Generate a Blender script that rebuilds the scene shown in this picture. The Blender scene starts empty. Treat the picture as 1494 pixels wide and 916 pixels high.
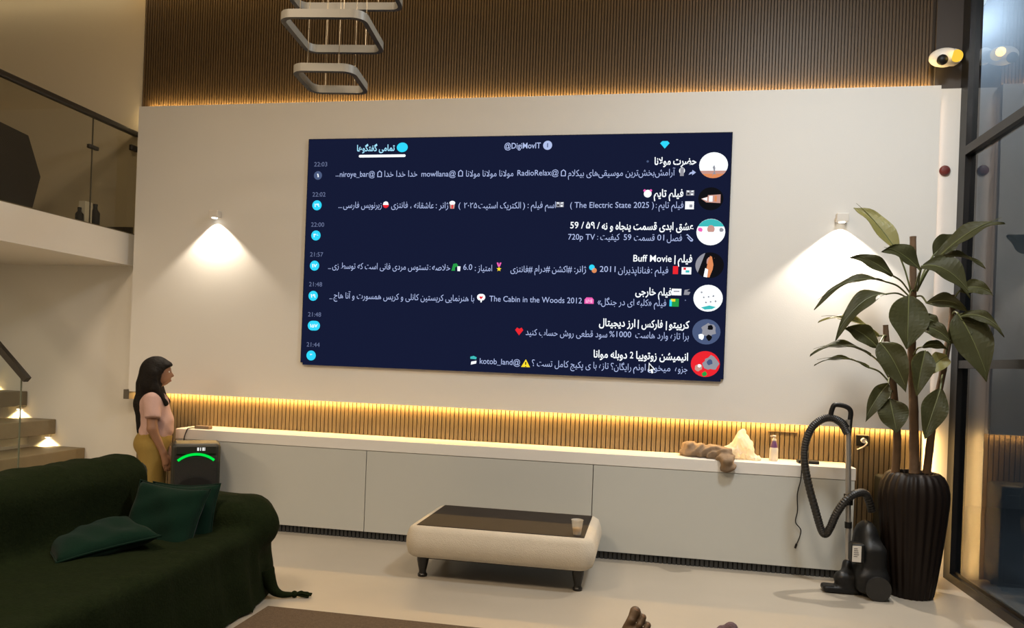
import bpy, math, random
import numpy as np
from mathutils import Vector, Matrix, noise
random.seed(7); rng = np.random.default_rng(7)
S = bpy.context.scene
COL = S.collection
PI = math.pi

# ------------------------------------------------------------------ camera
F_PX, CX, CY, H = 1090.28, 747.0, 525.8, 1.4
YAW, ROLL = math.radians(10.2976), math.radians(2.1616)
_fw = np.array([-math.sin(YAW), math.cos(YAW), 0.0]); _r = np.array([math.cos(YAW), math.sin(YAW), 0.0]); _u = np.array([0, 0, 1.0])
CR = _r * math.cos(ROLL) + _u * math.sin(ROLL)
CU = _u * math.cos(ROLL) - _r * math.sin(ROLL)
cam_d = bpy.data.cameras.new('camera'); cam = bpy.data.objects.new('camera', cam_d); COL.objects.link(cam)
cam_d.sensor_width = 36; cam_d.lens = F_PX / 1494 * 36; cam_d.shift_y = (CY - 458) / 1494
cam_d.clip_start = .02
M = Matrix.Identity(4)
for i in range(3):
    M[i][0] = CR[i]; M[i][1] = CU[i]; M[i][2] = -_fw[i]
M[2][3] = H
cam.matrix_world = M
S.camera = cam

def ray(x, y):
    return CR * (x - CX) / F_PX - CU * (y - CY) / F_PX + _fw
def onY(x, y, Y):
    v = ray(x, y) * (Y / ray(x, y)[1]); return np.array([v[0], v[1], v[2] + H])
def onX(x, y, X):
    v = ray(x, y) * (X / ray(x, y)[0]); return np.array([v[0], v[1], v[2] + H])

# ------------------------------------------------------------------ colour, exposure, world
S.view_settings.view_transform = 'Standard'; S.view_settings.look = 'None'
S.view_settings.gamma = 1; S.view_settings.use_curve_mapping = False
S.view_settings.exposure = 0.10
def lin(c):
    c = c / 255.0
    return c / 12.92 if c <= .04045 else ((c + .055) / 1.055) ** 2.4
def rgb(r, g, b): return (lin(r), lin(g), lin(b), 1)
W = bpy.data.worlds.new('dusk_sky'); S.world = W; W.use_nodes = True
W.node_tree.nodes['Background'].inputs[0].default_value = (.045, .052, .062, 1)
W.node_tree.nodes['Background'].inputs[1].default_value = 1.0

WARM = (1.0, .60, .20); AMB = (1.0, .81, .61); COOL = (.92, .97, 1.0)
def area(name, loc, sx, sy, power, col, rot=(0, 0, 0), spread=180, parent=None):
    l = bpy.data.lights.new(name, 'AREA'); l.shape = 'RECTANGLE'; l.size = sx; l.size_y = sy
    l.energy = power; l.color = col; l.spread = math.radians(spread)
    o = bpy.data.objects.new(name, l); COL.objects.link(o); o.location = loc; o.rotation_euler = rot
    return o
def spot(name, loc, target, power, col, angle, blend, size=.02):
    l = bpy.data.lights.new(name, 'SPOT'); l.energy = power; l.color = col
    l.spot_size = math.radians(angle); l.spot_blend = blend; l.shadow_soft_size = size
    o = bpy.data.objects.new(name, l); COL.objects.link(o); o.location = loc
    d = Vector(target) - Vector(loc); o.rotation_euler = d.to_track_quat('-Z', 'Y').to_euler()
    return o
# LED runs: under the white panel, on its top edge, in the ceiling cove, at its right end
area('niche_led', (-1.18, 5.695, 1.012), 6.16, .012, 36, WARM)
area('panel_top_led', (-1.18, 5.695, 3.428), 6.16, .012, 30, (1, .68, .27), (PI, 0, 0))
area('cove_led', (-1.8, 5.60, 4.50), 5.2, .02, 5.0, WARM)
area('mezzanine_cove_led', (-5.5, 5.60, 4.50), 2.1, .02, 1.6, (1, .80, .50))
area('panel_corner_led', (-4.284, 5.69, 3.34), .12, .012, .22, (1, .74, .36), (0, PI / 2, 0))
area('panel_end_led', (1.945, 5.64, 1.9), .012, 2.9, .5, (1, .70, .5), (PI / 2, 0, 0))
area('niche_end_led', (1.96, 5.63, .52), .012, .95, 3.2, WARM, (PI / 2, 0, 0))
# wall washers
spot('washer_left', (-3.515, 5.55, 2.462), (-3.515, 5.555, 1.4), 56, (1, .87, .70), 104, .35, .012)
spot('washer_right', (1.30, 5.545, 2.447), (1.30, 5.55, 1.4), 115, (1, .89, .76), 108, .35, .015)
# unseen fill lights, added under the ceiling and the mezzanine slab
area('ceiling_fill_light', (-2.6, 1.6, 4.50), .9, .9, 100, (1, .77, .53))
area('slab_fill_light', (-5.35, 3.3, 2.065), .6, .6, 28, (1, .80, .56))
area('slab_fill_light', (-5.35, 1.3, 2.065), .6, .6, 15, (1, .80, .56))
area('ceiling_fill_light', (.3, 1.2, 4.50), .9, .9, 70, AMB)
area('ceiling_fill_light', (1.2, 3.4, 4.50), .5, .5, 95, COOL)

# ------------------------------------------------------------------ materials
MATS = {}
def mat(name, col, rough=.5, metal=0, bump=0, bscale=60, var=0, vscale=5, emit=None, estr=1, spec=.5, sheen=0, coat=0):
    m = bpy.data.materials.new(name); m.use_nodes = True; nt = m.node_tree; b = nt.nodes['Principled BSDF']
    b.inputs['Base Color'].default_value = col; b.inputs['Roughness'].default_value = rough; b.inputs['Metallic'].default_value = metal
    b.inputs['Specular IOR Level'].default_value = spec; b.inputs['Sheen Weight'].default_value = sheen; b.inputs['Coat Weight'].default_value = coat
    if emit:
        b.inputs['Emission Color'].default_value = emit; b.inputs['Emission Strength'].default_value = estr
    tc = nt.nodes.new('ShaderNodeTexCoord')
    if bump:
        n = nt.nodes.new('ShaderNodeTexNoise'); n.inputs['Scale'].default_value = bscale; n.inputs['Detail'].default_value = 4
        bp = nt.nodes.new('ShaderNodeBump'); bp.inputs['Strength'].default_value = bump; bp.inputs['Distance'].default_value = .01
        nt.links.new(tc.outputs['Object'], n.inputs['Vector']); nt.links.new(n.outputs['Fac'], bp.inputs['Height']); nt.links.new(bp.outputs['Normal'], b.inputs['Normal'])
    if var:
        n = nt.nodes.new('ShaderNodeTexNoise'); n.inputs['Scale'].default_value = vscale; n.inputs['Detail'].default_value = 5
        mx = nt.nodes.new('ShaderNodeMix'); mx.data_type = 'RGBA'
        mx.inputs[6].default_value = tuple(c * (1 - var) for c in col[:3]) + (1,); mx.inputs[7].default_value = tuple(min(1, c * (1 + var)) for c in col[:3]) + (1,)
        nt.links.new(tc.outputs['Object'], n.inputs['Vector']); nt.links.new(n.outputs['Fac'], mx.inputs[0]); nt.links.new(mx.outputs[2], b.inputs['Base Color'])
    MATS[name] = m
    return m
def emat(name, col, s=1.0):
    m = bpy.data.materials.new(name); m.use_nodes = True; nt = m.node_tree; nt.nodes.clear()
    e = nt.nodes.new('ShaderNodeEmission'); e.inputs[0].default_value = col; e.inputs[1].default_value = s
    o = nt.nodes.new('ShaderNodeOutputMaterial'); nt.links.new(e.outputs[0], o.inputs[0]); return m
def glassmat(name, tint, refl=1.0, rough=.0, ior=1.5):
    m = bpy.data.materials.new(name); m.use_nodes = True; nt = m.node_tree; nt.nodes.clear()
    t = nt.nodes.new('ShaderNodeBsdfTransparent'); t.inputs[0].default_value = tint
    g = nt.nodes.new('ShaderNodeBsdfGlossy'); g.inputs['Roughness'].default_value = rough; g.inputs[0].default_value = (refl, refl, refl, 1)
    f = nt.nodes.new('ShaderNodeFresnel'); f.inputs[0].default_value = ior
    mx = nt.nodes.new('ShaderNodeMixShader'); o = nt.nodes.new('ShaderNodeOutputMaterial')
    ge = nt.nodes.new('ShaderNodeNewGeometry'); iv = nt.nodes.new('ShaderNodeMath'); iv.operation = 'SUBTRACT'; iv.inputs[0].default_value = 1   # reflect at the outer face only
    ml = nt.nodes.new('ShaderNodeMath'); ml.operation = 'MULTIPLY'; nt.links.new(ge.outputs['Backfacing'], iv.inputs[1]); nt.links.new(iv.outputs[0], ml.inputs[0]); nt.links.new(f.outputs[0], ml.inputs[1])
    nt.links.new(ml.outputs[0], mx.inputs[0]); nt.links.new(t.outputs[0], mx.inputs[1]); nt.links.new(g.outputs[0], mx.inputs[2]); nt.links.new(mx.outputs[0], o.inputs[0])
    return m
white_wall = mat('white_plaster', (.70, .68, .64, 1), .75, bump=.05, bscale=120)
mezz_wall = mat('mezzanine_plaster', (.62, .55, .42, 1), .8, bump=.05, bscale=120)
ceil_m = mat('ceiling_paint', (.66, .63, .57, 1), .8, bump=.03)
floor_m = mat('floor_stone', (.385, .345, .285, 1), .34, bump=.02, bscale=8, var=.10, vscale=2.2)
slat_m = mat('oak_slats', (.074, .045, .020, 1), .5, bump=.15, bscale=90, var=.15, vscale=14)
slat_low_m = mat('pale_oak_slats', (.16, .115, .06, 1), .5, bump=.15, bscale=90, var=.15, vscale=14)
slat_bk = mat('slat_backing', (.035, .024, .014, 1), .8, bump=.05)
dark_m = mat('dark_column_paint', (.055, .045, .04, 1), .6, bump=.05)
black_metal = mat('black_metal', (.012, .012, .013, 1), .38, .3, bump=.03)
lacquer = mat('white_lacquer', (.525, .535, .505, 1), .35, bump=.01)
worktop_m = mat('white_quartz', (.76, .74, .70, 1), .3, bump=.01)
plinth_m = mat('charcoal_plinth', (.03, .032, .034, 1), .5, bump=.05)
gap_m = mat('dark_gap', (.02, .02, .02, 1), .8, bump=.02)
tread_m = mat('dark_oak_tread', (.17, .135, .08, 1), .5, bump=.15, bscale=40, var=.2, vscale=8)
rail_m = mat('dark_rail', (.022, .019, .016, 1), .4, .2, bump=.03)
clear_glass = glassmat('clear_glass', (.95, .97, .96, 1), .8, 0, 1.4)
mezz_glass = glassmat('bronze_glass', (.80, .79, .74, 1), .8, 0, 1.4)
win_glass = glassmat('window_glass', (.75, .80, .84, 1), 1, .01, 1.55)
pend_m = mat('pendant_white', (.24, .23, .20, 1), .45, bump=.02)
pend_dark = mat('pendant_housing', (.06, .055, .05, 1), .45, .4, bump=.02)
wire_m = mat('steel_wire', (.5, .42, .3, 1), .3, .8, bump=.02)
throw_m = mat('dark_green_throw', (.0085, .0135, .0042, 1), .95, bump=.5, bscale=90, var=.35, vscale=40, sheen=.0, spec=.08)
cush_m = mat('green_velvet', (.0022, .0155, .0085, 1), .9, bump=.2, bscale=200, var=.2, vscale=12, sheen=.06, spec=.1)
sofa_m = mat('sofa_fabric', (.02, .025, .015, 1), .9, bump=.3)
boucle = mat('cream_boucle', (.55, .49, .395, 1), .9, bump=.5, bscale=160, var=.08, vscale=9)
smoked = mat('brown_stone_top', (.026, .020, .016, 1), .6, bump=.02, var=.25, vscale=9, spec=.12)
leg_m = mat('black_lacquer', (.010, .009, .008, 1), .3, bump=.02)
rug_m = mat('brown_rug_pile', (.13, .092, .06, 1), 1, bump=.9, bscale=140, var=.3, vscale=60, spec=.1)
skin_m = mat('skin', (.26, .13, .075, 1), .55, bump=.05, bscale=80)
skin2_m = mat('tanned_skin', (.105, .062, .03, 1), .6, bump=.15, bscale=70, var=.12, vscale=20)
nail_m = mat('toenail', (.34, .21, .14, 1), .35, bump=.01)
hair_m = mat('dark_brown_hair', (.006, .004, .003, 1), .7, bump=.6, bscale=60, spec=.2)
pink_m = mat('pink_cotton', (.46, .30, .265, 1), .9, bump=.2, bscale=70)
mustard_m = mat('mustard_cotton', (.25, .165, .035, 1), .9, bump=.2, bscale=60)
eye_m = mat('eye_white', (.7, .68, .65, 1), .3, bump=.01); pupil_m = mat('pupil', (.01, .008, .006, 1), .2, bump=.01); lip_m = mat('lips', (.30, .10, .08, 1), .5, bump=.02)
grey_cloth = mat('grey_cotton', (.10, .095, .09, 1), .9, bump=.3)
sock_m = mat('plum_wool', (.12, .075, .085, 1), .95, bump=.6, bscale=200)
pot_m = mat('dark_glaze', (.008, .0045, .003, 1), .5, bump=.08, bscale=20, var=.3, vscale=6, spec=.2)
soil_m = mat('potting_soil', (.03, .02, .012, 1), .95, bump=.8)
trunk_m = mat('plant_trunk', (.12, .07, .035, 1), .8, bump=.5, bscale=30, var=.3, vscale=12)
leaf_m = mat('leaf_green', (.052, .052, .019, 1), .55, spec=.3, bump=.1, bscale=20, var=.25, vscale=6)
leafy_m = mat('leaf_yellow_and_lit', (.26, .24, .08, 1), .5, bump=.1, bscale=20, var=.25, vscale=6)  # paler leaf: yellowish leaf colour, also lamplight painted into lit leaves
for m_, c_ in ((leaf_m, (.16, .17, .03, 1)), (leafy_m, (.45, .42, .12, 1))):
    n_ = m_.node_tree; t_ = n_.nodes.new('ShaderNodeBsdfTranslucent'); t_.inputs[0].default_value = c_; x_ = n_.nodes.new('ShaderNodeMixShader'); x_.inputs[0].default_value = .22
    n_.links.new(n_.nodes['Principled BSDF'].outputs[0], x_.inputs[1]); n_.links.new(t_.outputs[0], x_.inputs[2]); n_.links.new(x_.outputs[0], n_.nodes['Material Output'].inputs[0])
petiole_m = mat('leaf_stalk', (.12, .13, .045, 1), .5, bump=.05)
hose_m = mat('black_hose', (.014, .013, .012, 1), .45, bump=.05)
wand_m = mat('brushed_steel', (.42, .40, .37, 1), .35, .8, bump=.05)
vac_m = mat('black_plastic', (.007, .007, .007, 1), .45, bump=.03, spec=.3)
paper_m = mat('paper_label', (.6, .57, .52, 1), .8, bump=.02)
ink_m = mat('label_ink', (.08, .07, .07, 1), .8, bump=.02)
red_m = mat('dark_red_plastic', (.12, .018, .014, 1), .4, bump=.02)
cam_white = mat('warm_white_plastic', (.72, .68, .62, 1), .4, bump=.02)
bag_cloth = mat('brown_cloth', (.21, .145, .09, 1), .9, bump=.4, bscale=60, var=.25, vscale=15)
bottle_m = mat('bottle_cream', (.62, .55, .44, 1), .35, bump=.02)
bottle_p = mat('bottle_purple', (.12, .045, .12, 1), .35, bump=.02)
spk_m = mat('speaker_shell', (.011, .012, .008, 1), .5, bump=.05)
grille_m = mat('speaker_grille', (.006, .006, .006, 1), .7, bump=.6, bscale=300)
chair_m = mat('dark_brown_leather', (.018, .013, .009, 1), .5, bump=.1)
outer_m = mat('outside_render', (.26, .28, .30, 1), .9, bump=.3, bscale=12)
outfl_m = mat('outside_paving', (.10, .105, .11, 1), .8, bump=.2)
led_m = emat('led_warm', (1, .62, .22, 1), 6)
glow_y = emat('ir_lamp_yellow', (1, .62, .06, 1), .95)
green_led = emat('green_led', (.0, .75, .06, 1), 1.0)
white_led = emat('display_white', (1, 1, .95, 1), .8)
lamp_e = emat('lamp_lens', (1, .92, .8, 1), 9)

# ------------------------------------------------------------------ mesh helpers
class MB:
    def __init__(s): s.v = []; s.f = []; s.mi = []; s.m = 0
    def add(s, V, Fc, m=None):
        b = len(s.v); s.v += [tuple(float(c) for c in p) for p in V]
        s.f += [tuple(b + i for i in q) for q in Fc]; s.mi += [s.m if m is None else m] * len(Fc); return s
    def box(s, x0, x1, y0, y1, z0, z1, m=None):
        V = [(x, y, z) for z in (z0, z1) for y in (y0, y1) for x in (x0, x1)]
        return s.add(V, [(0, 2, 3, 1), (4, 5, 7, 6), (0, 1, 5, 4), (2, 6, 7, 3), (0, 4, 6, 2), (1, 3, 7, 5)], m)
    def rbox(s, x0, x1, y0, y1, z0, z1, r, m=None, seg=3):
        # box with its long vertical corners and its top and bottom rims rounded
        cx, cy = (x0 + x1) / 2, (y0 + y1) / 2; rings = []
        def ring(ins, z):
            pts = []
            rr = max(r - ins * .0, 1e-4)
            for qx, qy, a0 in ((1, 1, 0), (-1, 1, PI / 2), (-1, -1, PI), (1, -1, 3 * PI / 2)):
                for k in range(seg + 1):
                    a = a0 + PI / 2 * k / seg
                    hx = (x1 - x0) / 2 - r; hy = (y1 - y0) / 2 - r
                    pts.append((cx + qx * hx + (r - ins) * math.cos(a), cy + qy * hy + (r - ins) * math.sin(a), z))
            return pts
        for k in range(seg + 1):
            a = PI / 2 * k / seg; rings.append(ring(r * (1 - math.sin(a)), z0 + r * (1 - math.cos(a))))
        for k in range(seg + 1):
            a = PI / 2 * (1 - k / seg); rings.append(ring(r * (1 - math.sin(a)), z1 - r * (1 - math.cos(a))))
        return s.loft(rings, True, m)
    def loft(s, rings, caps=True, m=None, closed=True):
        n = len(rings[0]); V = [p for r_ in rings for p in r_]; Fc = []
        for i in range(len(rings) - 1):
            for j in range(n if closed else n - 1):
                k = (j + 1) % n; Fc.append((i * n + j, i * n + k, (i + 1) * n + k, (i + 1) * n + j))
        if caps and closed: Fc += [tuple(range(n))[::-1], tuple((len(rings) - 1) * n + j for j in range(n))]
        return s.add(V, Fc, m)
    def lathe(s, prof, cx, cy, n=32, m=None, ribs=0, amp=0):
        rings = []
        for r_, z in prof:
            rings.append([(cx + r_ * (1 + amp * math.cos(ribs * 2 * PI * j / n)) * math.cos(2 * PI * j / n), cy + r_ * (1 + amp * math.cos(ribs * 2 * PI * j / n)) * math.sin(2 * PI * j / n), z) for j in range(n)])
        return s.loft(rings, True, m)
    def tube(s, pts, r, n=10, m=None, rib=None):
        P = [np.array(p, float) for p in pts]; rings = []; up = np.array([.13, .2, 1.0])
        for i, p in enumerate(P):
            t = P[min(i + 1, len(P) - 1)] - P[max(i - 1, 0)]; t /= np.linalg.norm(t) + 1e-9
            if i == 0:
                a = np.cross(t, up); a = a / np.linalg.norm(a) if np.linalg.norm(a) > 1e-3 else np.array([1., 0, 0])
            else:
                a = a - t * (a @ t); a /= np.linalg.norm(a)
            b = np.cross(t, a); rr = r[i] if hasattr(r, '__len__') else r
            if rib and i % 2: rr *= rib
            rings.append([tuple(p + rr * (a * math.cos(2 * PI * j / n) + b * math.sin(2 * PI * j / n))) for j in range(n)])
        return s.loft(rings, True, m)
    def cyl(s, a, b, r, n=16, m=None, r2=None): return s.tube([a, b], [r, r if r2 is None else r2], n, m)
    def prism(s, poly, axis, a, b, m=None):
        def mk(p, t): return (t, p[0], p[1]) if axis == 'x' else (p[0], t, p[1]) if axis == 'y' else (p[0], p[1], t)
        n = len(poly); V = [mk(p, a) for p in poly] + [mk(p, b) for p in poly]
        Fc = [tuple(range(n)), tuple(range(2 * n - 1, n - 1, -1))] + [(i, (i + 1) % n, n + (i + 1) % n, n + i) for i in range(n)]
        return s.add(V, Fc, m)
    def ball(s, c, rad, n=16, k=10, m=None):
        rx, ry, rz = rad if hasattr(rad, '__len__') else (rad,) * 3; rings = []
        for i in range(k + 1):
            t = PI * (i + .02) / (k + .04); rings.append([(c[0] + rx * math.sin(t) * math.cos(2 * PI * j / n), c[1] + ry * math.sin(t) * math.sin(2 * PI * j / n), c[2] - rz * math.cos(t)) for j in range(n)])
        return s.loft(rings, True, m)
def wloc(o):
    v = Vector((0, 0, 0))
    while o: v += o.location; o = o.parent
    return v
def obj(name, mb, m, parent=None, loc=None, smooth=None, recalc=True):
    """one mesh object; geometry given in world coordinates"""
    off = wloc(parent) if parent else Vector(loc or (0, 0, 0))
    me = bpy.data.meshes.new(name)
    me.from_pydata([(p[0] - off.x, p[1] - off.y, p[2] - off.z) for p in mb.v], [], mb.f)
    for x in (m if isinstance(m, (list, tuple)) else [m]): me.materials.append(x)
    me.polygons.foreach_set('material_index', mb.mi)
    if recalc:
        import bmesh
        bm = bmesh.new(); bm.from_mesh(me); bmesh.ops.recalc_face_normals(bm, faces=bm.faces[:])
        if smooth:
            for f in bm.faces: f.smooth = True
            for e in bm.edges:
                if len(e.link_faces) == 2 and e.calc_face_angle(0) > math.radians(smooth): e.smooth = False
        bm.to_mesh(me); bm.free()
    o = bpy.data.objects.new(name, me); COL.objects.link(o)
    if parent: o.parent = parent
    else: o.location = off
    return o
def tag(o, label, cat, group=None, kind=None):
    o['label'] = label; o['category'] = cat
    if group: o['group'] = group
    if kind: o['kind'] = kind
    return o
def thing(name, label, cat, loc, group=None):
    o = bpy.data.objects.new(name, None); COL.objects.link(o); o.location = loc; o.empty_display_size = .1
    return tag(o, label, cat, group)
def struct(name, mb, m, parent=None, **k):
    o = obj(name, mb, m, parent, **k)
    if not parent: o['kind'] = 'structure'
    return o
def bez(pts, n=8):
    P = [np.array(p, float) for p in pts]; out = []
    for i in range(len(P) - 1):
        p0, p1, p2, p3 = P[max(i - 1, 0)], P[i], P[i + 1], P[min(i + 2, len(P) - 1)]
        for k in range(n):
            t = k / n; out.append(.5 * (2 * p1 + (p2 - p0) * t + (2 * p0 - 5 * p1 + 4 * p2 - p3) * t * t + (3 * p1 - p0 - 3 * p2 + p3) * t ** 3))
    out.append(P[-1]); return out
# ---- signed-distance bodies meshed with surface nets
def smin(a, b, k):
    h = np.clip(.5 + .5 * (b - a) / k, 0, 1); return b * (1 - h) + a * h - k * h * (1 - h)
def cone(P, a, b, ra, rb):
    a = np.array(a, float); b = np.array(b, float); d = b - a; t = np.clip(((P - a) @ d) / (d @ d), 0, 1)
    return np.linalg.norm(P - a - t[..., None] * d, axis=-1) - (ra + (rb - ra) * t)
def ell(P, c, r):
    r = np.array(r, float); q = (P - np.array(c)) / r; k0 = np.linalg.norm(q, axis=-1); k1 = np.linalg.norm(q / r, axis=-1)
    return k0 * (k0 - 1) / np.maximum(k1, 1e-6)
def rbx(P, lo, hi, r):
    lo = np.array(lo, float); hi = np.array(hi, float); q = np.abs(P - (lo + hi) / 2) - (hi - lo) / 2 + r
    return np.linalg.norm(np.maximum(q, 0), axis=-1) + np.minimum(q.max(-1), 0) - r
def nets(fn, lo, hi, h):
    ax = [np.arange(lo[i], hi[i] + h, h) for i in range(3)]
    P = np.stack(np.meshgrid(*ax, indexing='ij'), -1); V = fn(P); I = V < 0
    n = np.array(V.shape) - 1; cnt = np.zeros(n); acc = np.zeros(tuple(n) + (3,))
    sl = lambda o: tuple(slice(o[i], o[i] + n[i]) for i in range(3))
    for d in range(3):
        e1, e2 = [x for x in range(3) if x != d]
        for p in (0, 1):
            for q in (0, 1):
                o = [0, 0, 0]; o[e1] = p; o[e2] = q; o2 = list(o); o2[d] = 1
                A, B = V[sl(o)], V[sl(o2)]; c = (A < 0) != (B < 0)
                t = np.where(c, A / np.where(c, A - B, 1), 0)
                pos = P[sl(o)] + 0; pos[..., d] += t * h
                acc += np.where(c[..., None], pos, 0); cnt += c
    idx = -np.ones(n, int); on = cnt > 0; idx[on] = np.arange(on.sum()); verts = acc[on] / cnt[on][:, None]
    faces = []
    for d in range(3):
        e1, e2 = [(1, 2), (2, 0), (0, 1)][d]
        A = np.take(I, range(0, I.shape[d] - 1), d); B = np.take(I, range(1, I.shape[d]), d)
        c = A != B; c[(slice(None),) * e1 + (0,)] = False; c[(slice(None),) * e2 + (0,)] = False
        c[(slice(None),) * e1 + (-1,)] = False; c[(slice(None),) * e2 + (-1,)] = False
        ii = np.argwhere(c); fl = A[c]
        if not len(ii): continue
        def g(da, db):
            k = ii.copy(); k[:, e1] -= da; k[:, e2] -= db; return idx[k[:, 0], k[:, 1], k[:, 2]]
        Q = np.stack([g(1, 1), g(0, 1), g(0, 0), g(1, 0)], 1)
        Q[~fl] = Q[~fl][:, ::-1]; faces.append(Q)
    mb = MB(); mb.add(verts, np.concatenate(faces).tolist()); return mb
def wav(P, f, seed=0):
    r_ = np.random.default_rng(seed); o = 0
    for k in range(5):
        w = r_.normal(size=3) * f * (1 + .5 * k); o = o + np.sin(P @ w + r_.uniform(0, 6.28)) / (1 + .5 * k)
    return o / 3

# ------------------------------------------------------------------ room shell
XL, XR, YB, YF, ZC = -6.6, 2.1, 5.74, -2.2, 4.56
struct('floor', MB().box(XL, XR + .06, YF, YB + .1, -.12, 0), floor_m)
struct('ceiling', MB().box(XL, XR + .1, YF, YB + .1, ZC, ZC + .15), ceil_m)
struct('wall_back', MB().box(XL, XR + .1, YB, YB + .16, 0, ZC).box(XL, -4.352, YB - .012, YB, 2.35, ZC, 1), [white_wall, mezz_wall])
struct('wall_left', MB().box(XL - .15, XL, YF, YB + .1, 0, ZC), mezz_wall)
struct('wall_front', MB().box(XL, XR + .1, YF - .15, YF, 0, ZC), white_wall)
# white feature panel, boxed out from the wall, LED channels behind its edges
pn = struct('wall_feature', MB().box(-4.279, 1.925, 5.60, YB, 1.02, 3.412), white_wall)
struct('trim_1', MB().box(1.925, XR, 5.69, YB, 0, 3.42), white_wall)
struct('trim_2', MB().box(1.915, XR, 5.70, YB, 3.42, ZC), dark_m)
obj('led_strip', MB().box(-4.26, 1.9, 5.69, 5.70, 1.0135, 1.0195), led_m, pn)
obj('led_strip', MB().box(-4.26, 1.9, 5.69, 5.70, 3.413, 3.424), led_m, pn)
def slats(name, x0, x1, z0, z1, pitch, w, m):
    mb = MB(); mb.box(x0, x1, YB - .012, YB, z0, z1, 1); x = x0 + (pitch - w) / 2
    while x + w < x1:
        mb.box(x, x + w, YB - .026, YB - .012, z0, z1, 0); x += pitch
    return struct(name, mb, [m, slat_bk])
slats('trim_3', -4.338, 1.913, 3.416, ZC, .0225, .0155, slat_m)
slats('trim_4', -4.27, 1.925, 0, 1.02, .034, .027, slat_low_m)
# small black end cap at the niche's left end
tag(obj('end_cap', MB().box(-4.325, -4.272, 5.60, 5.74, .955, 1.035), mat('grey_brown_metal', (.10, .085, .065, 1), .5, bump=.03), loc=(-4.3, 5.67, .955)), 'small dark end cap at the left end of the lit niche, behind the girl', 'bracket')
# mezzanine
slab = struct('trim_5', MB().box(XL, -4.357, YF, YB, 2.085, 2.35), white_wall)
obj('floor_board', MB().box(XL, -4.375, YF, YB - .01, 2.35, 2.362), tread_m, slab)
obj('baseboard', MB().box(XL, -4.39, YB - .03, YB - .012, 2.362, 2.42), dark_m, slab)
# the recess in the slab front where glass stands
rl = thing('glass_railing', 'bronze-tinted glass railing with black handrail along the mezzanine edge', 'railing', (-4.40, 4.0, 2.35))
obj('handrail', MB().rbox(-4.40, -4.355, YF + .1, YB - .015, 3.19, 3.235, .01), rail_m, rl)
for y0, y1 in ((-.9, 1.25), (1.27, 3.22), (3.24, 5.205), (5.22, 5.72)):
    obj('glass_panel', MB().box(-4.386, -4.374, y0, y1, 2.355, 3.195), mezz_glass, rl)
obj('glass_edge', MB().box(-4.386, -4.374, 5.2055, 5.2095, 2.36, 3.19), mat('glass_edge_bronze', (.12, .11, .08, 1), .3, bump=.01), rl)
cl = MB().rbox(-4.395, -4.362, 5.16, 5.265, 2.943, 2.975, .008); obj('glass_clip', cl, rail_m, rl)
cl = MB().rbox(-4.395, -4.362, 5.64, 5.72, 3.06, 3.11, .008); obj('glass_clip', cl, rail_m, rl)
# ------------------------------------------------------------------ glazed right side
wn = struct('window_1', MB().box(2.085, 2.165, 5.58, 5.735, 0, ZC), black_metal)
obj('bottom_track', MB().box(2.085, 2.165, YF, 5.58, 0, .055).box(2.115, 2.13, YF, 5.58, .055, .075), black_metal, wn)
obj('transom', MB().box(2.085, 2.165, YF, 5.58, 2.925, 2.985), black_metal, wn)
obj('middle_rail', MB().box(2.09, 2.16, YF, 5.58, 1.462, 1.515), black_metal, wn)
obj('top_rail', MB().box(2.085, 2.165, YF, 5.58, 4.48, ZC), black_metal, wn)
for y in (3.3, 1.0, -1.2): obj('mullion', MB().box(2.085, 2.165, y, y + .09, .055, 4.48), black_metal, wn)
for z0, z1 in ((.06, 1.462), (1.515, 2.925), (2.985, 4.48)):
    obj('pane', MB().box(2.119, 2.127, YF, 5.58, z0, z1), win_glass, wn)
struct('trim_7', MB().box(2.17, 4.8, 9.0, 9.2, -.01, 9.0), outer_m)
struct('trim_6', MB().box(4.6, 4.8, -4, 9.0, -.01, 5.2), outer_m)
struct('floor_outside', MB().box(XR + .06, 4.8, -4, 9, -.12, -.01), outfl_m)

# ------------------------------------------------------------------ built-in cabinet run
CYF = 5.40
seams = [-3.686, -2.077, -.357, 1.411]
names = ['left white cabinet with handleless door, behind the black party speaker', 'middle white cabinet with handleless door, behind the cream coffee table', 'right white cabinet with handleless door, under the spray bottle']
for i in range(3):
    a, b = seams[i], seams[i + 1]
    c = thing('cabinet', names[i], 'cabinet', ((a + b) / 2, 5.56, 0), 'white cabinets along the back wall')
    obj('carcass', MB().box(a + .002, b - .002, CYF + .022, 5.70, .062, .655), lacquer, c)
    obj('door', MB().box(a + .003, b - .003, CYF, CYF + .02, .058, .671), lacquer, c)
wt = MB().rbox(-3.69, 1.415, CYF - .002, 5.712, .674, .757, .004)
tag(obj('worktop', wt, worktop_m, loc=(-1.14, 5.55, .678)), 'long white worktop running over the three cabinets', 'worktop')
tb = MB(); tb.box(-3.68, 1.405, CYF + .03, CYF + .05, .0, .058, 1); x = -3.68
while x < 1.39:
    tb.box(x, x + .022, CYF + .018, CYF + .03, 0, .058, 0); x += .032
struct('baseboard_back', tb, [plinth_m, gap_m])

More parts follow.
